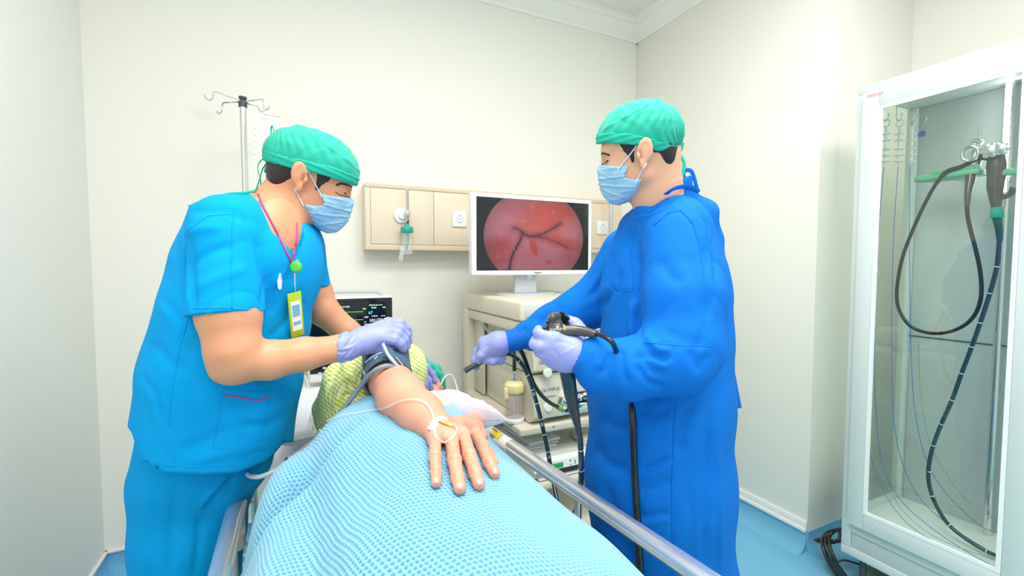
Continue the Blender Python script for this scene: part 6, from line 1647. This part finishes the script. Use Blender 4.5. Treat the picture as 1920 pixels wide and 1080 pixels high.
    # knitted cuffs
    for (a, b, ra, rb, c0_) in (((1112, 679, .965), (1066, 664, .978), .037, .0335, 1), ((990, 630, 1.385), (936, 645, 1.37), .036, .0310, 1)):
        Q = Vol(.0025); pa, pb = j(*a), j(*b); d = (pb - pa) / np.linalg.norm(pb - pa); Q.cone(pa, pb + d * .02, ra, rb, .004, cut=[(pb, d)]); Q.cone(pb - d * .012, pb + d * .03, rb - .004, rb - .004, .002, '-')
        v, F = Q.mesh(1); N = vnormals(v, F); t = (v - pa) @ d; s2_ = np.cross(d, [0, 0, 1.]); s2_ /= np.linalg.norm(s2_); s3_ = np.cross(d, s2_)
        an = np.arctan2((v - pa) @ s2_, (v - pa) @ s3_); v = v + N * (.0005 * np.sin(an * 60))[:, None]
        sculpt(v, F, 'sleeve_cuff', 'gownc', gown)
    SG = Surf(gown)
    # neck tie with its bow, waist tie
    def tie(pts, r=.005, fl=.3):
        mb = MB(); mb.tube([P(*q) for q in pts], r, n=8, res=8, flat=fl, up=-cF); mb.build('gown_tie', 'gown', gown, 60)
    tie([(1249, 364, 1.06), (1254, 360, 1.045), (1264, 354, 1.045), (1280, 350, 1.07), (1298, 352, 1.11), (1310, 360, 1.13)], .0062)
    tie([(1308, 362, 1.13), (1295, 348, 1.12), (1284, 335, 1.12), (1281, 326, 1.12), (1286, 319, 1.12), (1296, 321, 1.12), (1302, 335, 1.125), (1308, 358, 1.13)], .0052)
    tie([(1352, 660, 1.2), (1362, 662, 1.2), (1370, 668, 1.2), (1366, 680, 1.2), (1374, 700, 1.2), (1380, 730, 1.2), (1387, 765, 1.2)], .0058)
    tie([(1350, 664, 1.2), (1358, 672, 1.2), (1368, 676, 1.2), (1372, 668, 1.2), (1362, 660, 1.2)], .005)
    def ctie(pts, r=.0045, fl=.35):
        mb = MB(); mb.tube([P(*q) for q in pts], r, n=8, res=8, flat=fl, up=-cF); mb.build('cap_tie', 'tealb', capo, 60)
    D_ = 1.10
    ctie([(1268, 288, D_), (1276, 274, D_), (1279, 268, D_), (1275, 280, D_), (1268, 288, D_)], .006); ctie([(1266, 287, D_), (1262, 305, D_), (1262, 322, D_), (1258, 330, D_), (1268, 322, D_), (1270, 302, D_), (1268, 290, D_)], .0055)
    ctie([(1269, 288, D_), (1278, 295, D_), (1283, 308, D_), (1280, 325, D_), (1272, 342, D_), (1268, 355, D_ + .02)], .0042); ctie([(1268, 300, D_), (1274, 315, D_), (1279, 335, D_), (1280, 350, D_), (1283, 362, D_)], .004)
    SH = Surf(body, msk, capo)
    strip(SH, [(1194, 273), (1159, 318)], .0016, 'ear_loop', 'maskw', msk, lift=.0025)
    strip(SH, [(1211, 306), (1189, 349)], .0016, 'ear_loop', 'maskw', msk, lift=.0025)
    SF = Surf(body)
    for pts, r, nm in (([(1119, 297), (1123, 290), (1132, 287), (1143, 291)], .0024, 'eyebrow'), ([(1126, 309), (1132, 307), (1141, 301)], .0011, 'eyelash')): strip(SF, pts, r, nm, 'hair', body, lift=.0003, step=3)
    # near glove, wrapped round the control head
    G = Vol(.0021); w_ = j(1072, 664, .977)
    def fing(L, r0, k=.004):
        f = [j(*q) for q in L]; r = np.linspace(r0 * 1.12, r0 * .86, len(f))
        for q in range(len(f) - 1): G.cone(f[q], f[q + 1], r[q], r[q + 1], k if q else .010)
        return f
    for L_, r0 in (([(1040, 636, .965), (1018, 630, .96), (1009, 624, .965), (1010, 618, .985)], .0118), ([(1034, 650, .965), (1012, 650, .955), (1002, 645, .965), (1003, 638, .985)], .0122), ([(1034, 664, .97), (1018, 664, .965), (1010, 660, .98), (1014, 652, 1.0)], .0112), ([(1042, 676, .98), (1030, 677, .98), (1024, 673, .995), (1027, 666, 1.01)], .0098)):
        G.cone(w_, j(*L_[0]), .031, .019, .018); fing(L_, r0)
    G.chain([j(1078, 640, 1.0), j(1085, 620, 1.02), j(1078, 608, 1.03), j(1064, 600, 1.03)], [.020, .0165, .013, .0115], .012)
    G.chain([j(1058, 680, .975), j(1072, 664, .977), j(1085, 668, .975)], [.020, .031, .030], .01)
    v, F = G.mesh(1); v = folds(v, F, [([(1028, 655), (1042, 660), (1050, 672)], 2.5, .001, 'v'), ([(1035, 640), (1060, 642), (1078, 650)], 4, .0012, 'v'), ([(1045, 668), (1062, 660), (1080, 650)], 3, .001, 'r')])
    sculpt(v, F, 'glove', 'glove', root)
    # far glove pinching the tip
    G = Vol(.0024); w_ = j(934, 645, 1.37)
    for L_, r0 in (([(908, 642, 1.385), (895, 658, 1.39), (890, 674, 1.385), (893, 688, 1.375)], .0120), ([(912, 655, 1.36), (902, 667, 1.35), (897, 676, 1.355)], .0135), ([(918, 663, 1.37), (912, 675, 1.36), (924, 679, 1.355), (934, 674, 1.36)], .0115), ([(926, 664, 1.375), (926, 677, 1.37), (938, 678, 1.365), (944, 671, 1.37)], .0105), ([(910, 648, 1.40), (900, 662, 1.41), (900, 674, 1.40)], .0105)):
        G.cone(w_, j(*L_[0]), .030, .019, .018); fing(L_, r0)
    G.chain([j(915, 648, 1.372), w_, j(958, 637, 1.376)], [.028, .030, .029], .01)
    v, F = G.mesh(1); v = folds(v, F, [([(906, 655), (912, 648), (918, 652)], 2.5, .0015, 'v')]); sculpt(v, F, 'glove', 'glove', root)
    for D, px in ((1.16, 1238), (1.30, 1258)):
        b = P(px, 1400, D); K = Vol(.006); c = w2c((b.x, b.y, .05)); e = w2c((b.x - .15, b.y + .06, .038)); K.cone(c, e, .046, .038, .01)
        K.plane(w2c((0, 0, .004)), WAX @ np.array([0, 0, -1.]), .002)
        v, F = K.mesh(1); sculpt(v, F, 'shoe', 'shoe', root)
man_right()
# ================================================================= endoscope in use
def scope():
    root = empty('endoscope', P(1045, 620, .985), 'black endoscope held in the gloved hands of the man in the dark blue gown', 'endoscope')
    # control head
    A = Vol(.0018)
    A.chain([j(1038, 598, .985), j(1040, 612, .985), j(1050, 626, .985), j(1068, 622, .985)], [.014, .018, .015, .0125], .008)
    A.chain([j(1036, 596, .97), j(1046, 592, .99)], [.008, .008], .006)
    A.cone(j(1046, 622, .97), j(1066, 622, .975), .0135, .012, .006)
    v, F = A.mesh(1); hd = sculpt(v, F, 'control_head', 'scopeh', root)
    for (px, py) in ((1023, 615), (1030, 603), (1044, 594)):
        mb = MB(); c = P(px, py, .975); mb.tube([c, c + Vector(cR) * -.007], .0042, n=16); mb.build('button', 'blackm', hd)
    mb = MB()
    c = P(1052, 601, 1.005); ax = Vector(cF) * .6 + Vector(cR) * .5 + V(0, 0, .3)
    for k in range(6):
        a = k * math.pi / 3; u = ax.orthogonal().normalized(); w_ = ax.normalized().cross(u)
        mb.lathe(c + (u * math.cos(a) + w_ * math.sin(a)) * .014, [(0, 0), (.007, 0), (.007, .006), (0, .008)], axis=ax, n=14)
    mb.lathe(c, [(0, -.002), (.014, 0), (.014, .008), (0, .01)], axis=ax, n=20); mb.build('steering_wheel', 'blackm', hd)
    SH = Surf(hd)
    q = SH.at(1040, 617, .001)
    if q: text('maker_name', 'OLYMPUS', P(1030, 619, .955), .0058, 'mark', hd, cR, cU, depth=.0002)
    text('model_name', 'O EVIS', P(1036, 624.5, .9565), .0052, 'mark', hd, cR, cU, depth=.0002)
    mb = MB(); mb.tube([P(1056, 621, .975), P(1058, 621, .975)], .0148, n=24); mb.build('ring', 'tan', root)
    mb = MB(); mb.tube([P(1058, 621, .975), P(1080, 620, .972), P(1098, 622, .962), P(1118, 627, .945)], [.0138, .012, .0105, .0075], n=20, res=6); mb.build('umbilical_boot', 'scopeh', root)
    # umbilical tube: over the sleeve, down behind the arm, along the gown
    SGo = Surf(bpy.data.objects['surgical_gown'])
    pts = [P(1112, 625, .955), P(1128, 629, .925), P(1142, 637, .905), P(1150, 645, .905), P(1156, 660, .93)]
    mb = MB(); mb.tube(pts, .0052, n=14, res=6); mb.build('umbilical_tube', 'black', root)
    ys = [(1184, 750), (1186, 790), (1188, 840), (1190, 890), (1193, 940), (1196, 990), (1198, 1040), (1200, 1075)]
    pts = []
    for x, y in ys:
        q = SGo.at(x, y, .009)
        pts.append(q)
    pts = [q for q in pts if q is not None]
    Dg = [float(-w2c(np.array(q))[2]) for q in pts]
    dm = min(Dg[1:]) if len(Dg) > 1 else 1.05
    pts = [P(x, y, min(d, dm + .03)) for (x, y), d in zip(ys, Dg)]
    pts[0] = P(1184, 742, dm + .03)
    e = pts[-1]; pts += [V(e.x, e.y, .35), V(e.x - .0, e.y + .02, .06), V(e.x + .05, e.y + .25, .012), V(e.x + .1, 1.55, .012)]
    mb = MB(); mb.tube(pts, .0078, n=16, res=6); mb.build('umbilical_tube', 'black', root)
    # grip below the hand
    mb = MB(); mb.tube([P(1052, 640, .99), P(1058, 665, 1.0), P(1064, 700, 1.01), P(1069, 733, 1.02)], [.016, .0185, .0175, .0150], n=26, res=6); mb.build('grip', 'scopeg', root)
    mb = MB(); mb.tube([P(1069, 732, 1.02), P(1075, 765, 1.03), P(1083, 798, 1.04), P(1086, 815, 1.05)], [.0158, .0128, .0075, .0062], n=22, res=6); mb.build('boot', 'scopeb', root)
    mb = MB(); mb.tube([P(1064, 700, 1.0), P(1052, 705, .99), P(1045, 718, .99)], [.006, .007, .0095], n=14); 
    lo = [(1086, 812, 1.05), (1089, 845, 1.08), (1090, 880, 1.12), (1088, 920, 1.18), (1078, 960, 1.24), (1062, 972, 1.30), (1048, 950, 1.36), (1038, 905, 1.42), (1033, 880, 1.44), (1026, 840, 1.46), (1015, 790, 1.47), (1004, 748, 1.47), (993, 712, 1.46), (978, 682, 1.44), (962, 667, 1.41), (948, 663, 1.385), (936, 666, 1.375), (920, 672, 1.37), (905, 678, 1.368), (896, 683, 1.365)]
    C_ = [P(*q) for q in lo]
    mb = MB(); mb.tube(C_, .0070, n=16, res=8); tb = mb.build('insertion_tube', 'scopeg', root)
    mb = MB(); mb.tube([P(897, 682, 1.365), P(884, 688, 1.36), P(871, 696, 1.355)], .0082, n=18, res=6); mb.build('bending_tip', 'scopeb', root)
    def markat(px, py):
        best = None
        for i in range(len(lo) - 1):
            a, b = lo[i], lo[i + 1]
            for t in (0, .1, .2, .3, .4, .5, .6, .7, .8, .9):
                x, y = a[0] + (b[0] - a[0]) * t, a[1] + (b[1] - a[1]) * t; d = (x - px) ** 2 + (y - py) ** 2
                if best is None or d < best[0]: best = (d, C_[i].lerp(C_[i + 1], t), (C_[i + 1] - C_[i]).normalized())
        return best[1], best[2]
    for px, py in ((972, 676), (989, 702), (1001, 729), (1008, 757), (1017, 787), (1025, 815), (1030, 846), (1036, 876), (1089, 843), (1091, 880), (1089, 912)):
        p, d = markat(px, py); mb = MB(); mb.tube([p - d * .0012, p + d * .0012], .0075, n=16); mb.build('depth_mark', 'mark', tb)
    for (px, py), t in (((1002, 732), '50'), ((1018, 789), '60'), ((1089, 906), '90'), ((1031, 850), '70')):
        text('depth_number', t, P(px - 4, py + 4, 1.05 if px > 1060 else 1.435) if px < 1060 else P(px - 4, py + 2, 1.145), .011, 'mark', tb, (cR * .2 - cU), cR * 1.0 + cU * .2, depth=.0002)
    # connector lead: to the light source socket
    s0 = PY(1060, 742, 1.695)
    L2 = [P(975, 655, 1.45), P(985, 676, 1.46), P(993, 700, 1.48), P(1002, 722, 1.5), P(1018, 744, 1.55), P(1034, 757, 1.6), P(1046, 763, 1.64)]
    mb = MB(); mb.tube([V(P(962, 650, 1.46).x, P(962, 650, 1.46).y, P(962, 650, 1.46).z)] + L2, .0072, n=14, res=8); mb.build('light_guide_tube', 'black', root)
    mb = MB(); mb.tube([L2[-1], P(1056, 768, 1.65)], .010, n=16); mb.build('ring', 'limering', root)
    mb = MB()
    mb.tube([P(1056, 768, 1.65), P(1072, 764, 1.66), P(1098, 758, 1.68)], [.013, .020, .022], n=20)
    for q in range(4): mb.lathe(P(1062 + 11 * q, 752 - 3 * q, 1.63), [(0, 0), (.012, 0), (.013, .01), (.008, .016), (0, .018)], axis=(.3 * (q - 1.5), -1, .5), n=16)
    mb.tube([P(1052, 745, 1.66), P(1049, 755, 1.66), P(1053, 764, 1.66)], .008, n=12); mb.build('connector', 'chrome', root)
    mb = MB(); mb.tube([P(1060, 748, 1.66), P(1080, 745, 1.665), P(1105, 742, 1.67)], [.012, .019, .02], n=18); mb.build('connector_body', 'blackm', root)
scope()
# thin white lead behind the small cushion and one on the left
mb = MB(); mb.tube([P(826, 722, 1.40), P(835, 706, 1.42), P(846, 703, 1.44), P(853, 715, 1.44), P(859, 735, 1.42), P(864, 752, 1.36)], .0024, n=10, res=8)
mb.build('white_lead', 'hosew', None, label='thin white lead looping up between the green cap and the small cushion', cat='cable')
mb = MB(); mb.tube([P(563, 700, 1.85), P(572, 706, 1.82), P(580, 730, 1.75), P(582, 760, 1.5), P(585, 790, 1.3), P(590, 812, 1.1), P(600, 806, 1.04)], .0024, n=10, res=8)
mb.build('white_lead', 'hosew', None, label='thin white lead running down over the white sheet on the left of the bed', cat='cable')
mb = MB(); mb.tube([P(500, 870, 1.12), P(494, 890, 1.1), P(478, 915, 1.08), P(455, 926, 1.06), P(448, 912, 1.05)], .0035, n=10, res=8)
mb.build('black_lead', 'black', None, label='short black lead hanging by the latch of the left bed rail', cat='cable')
print('script done')
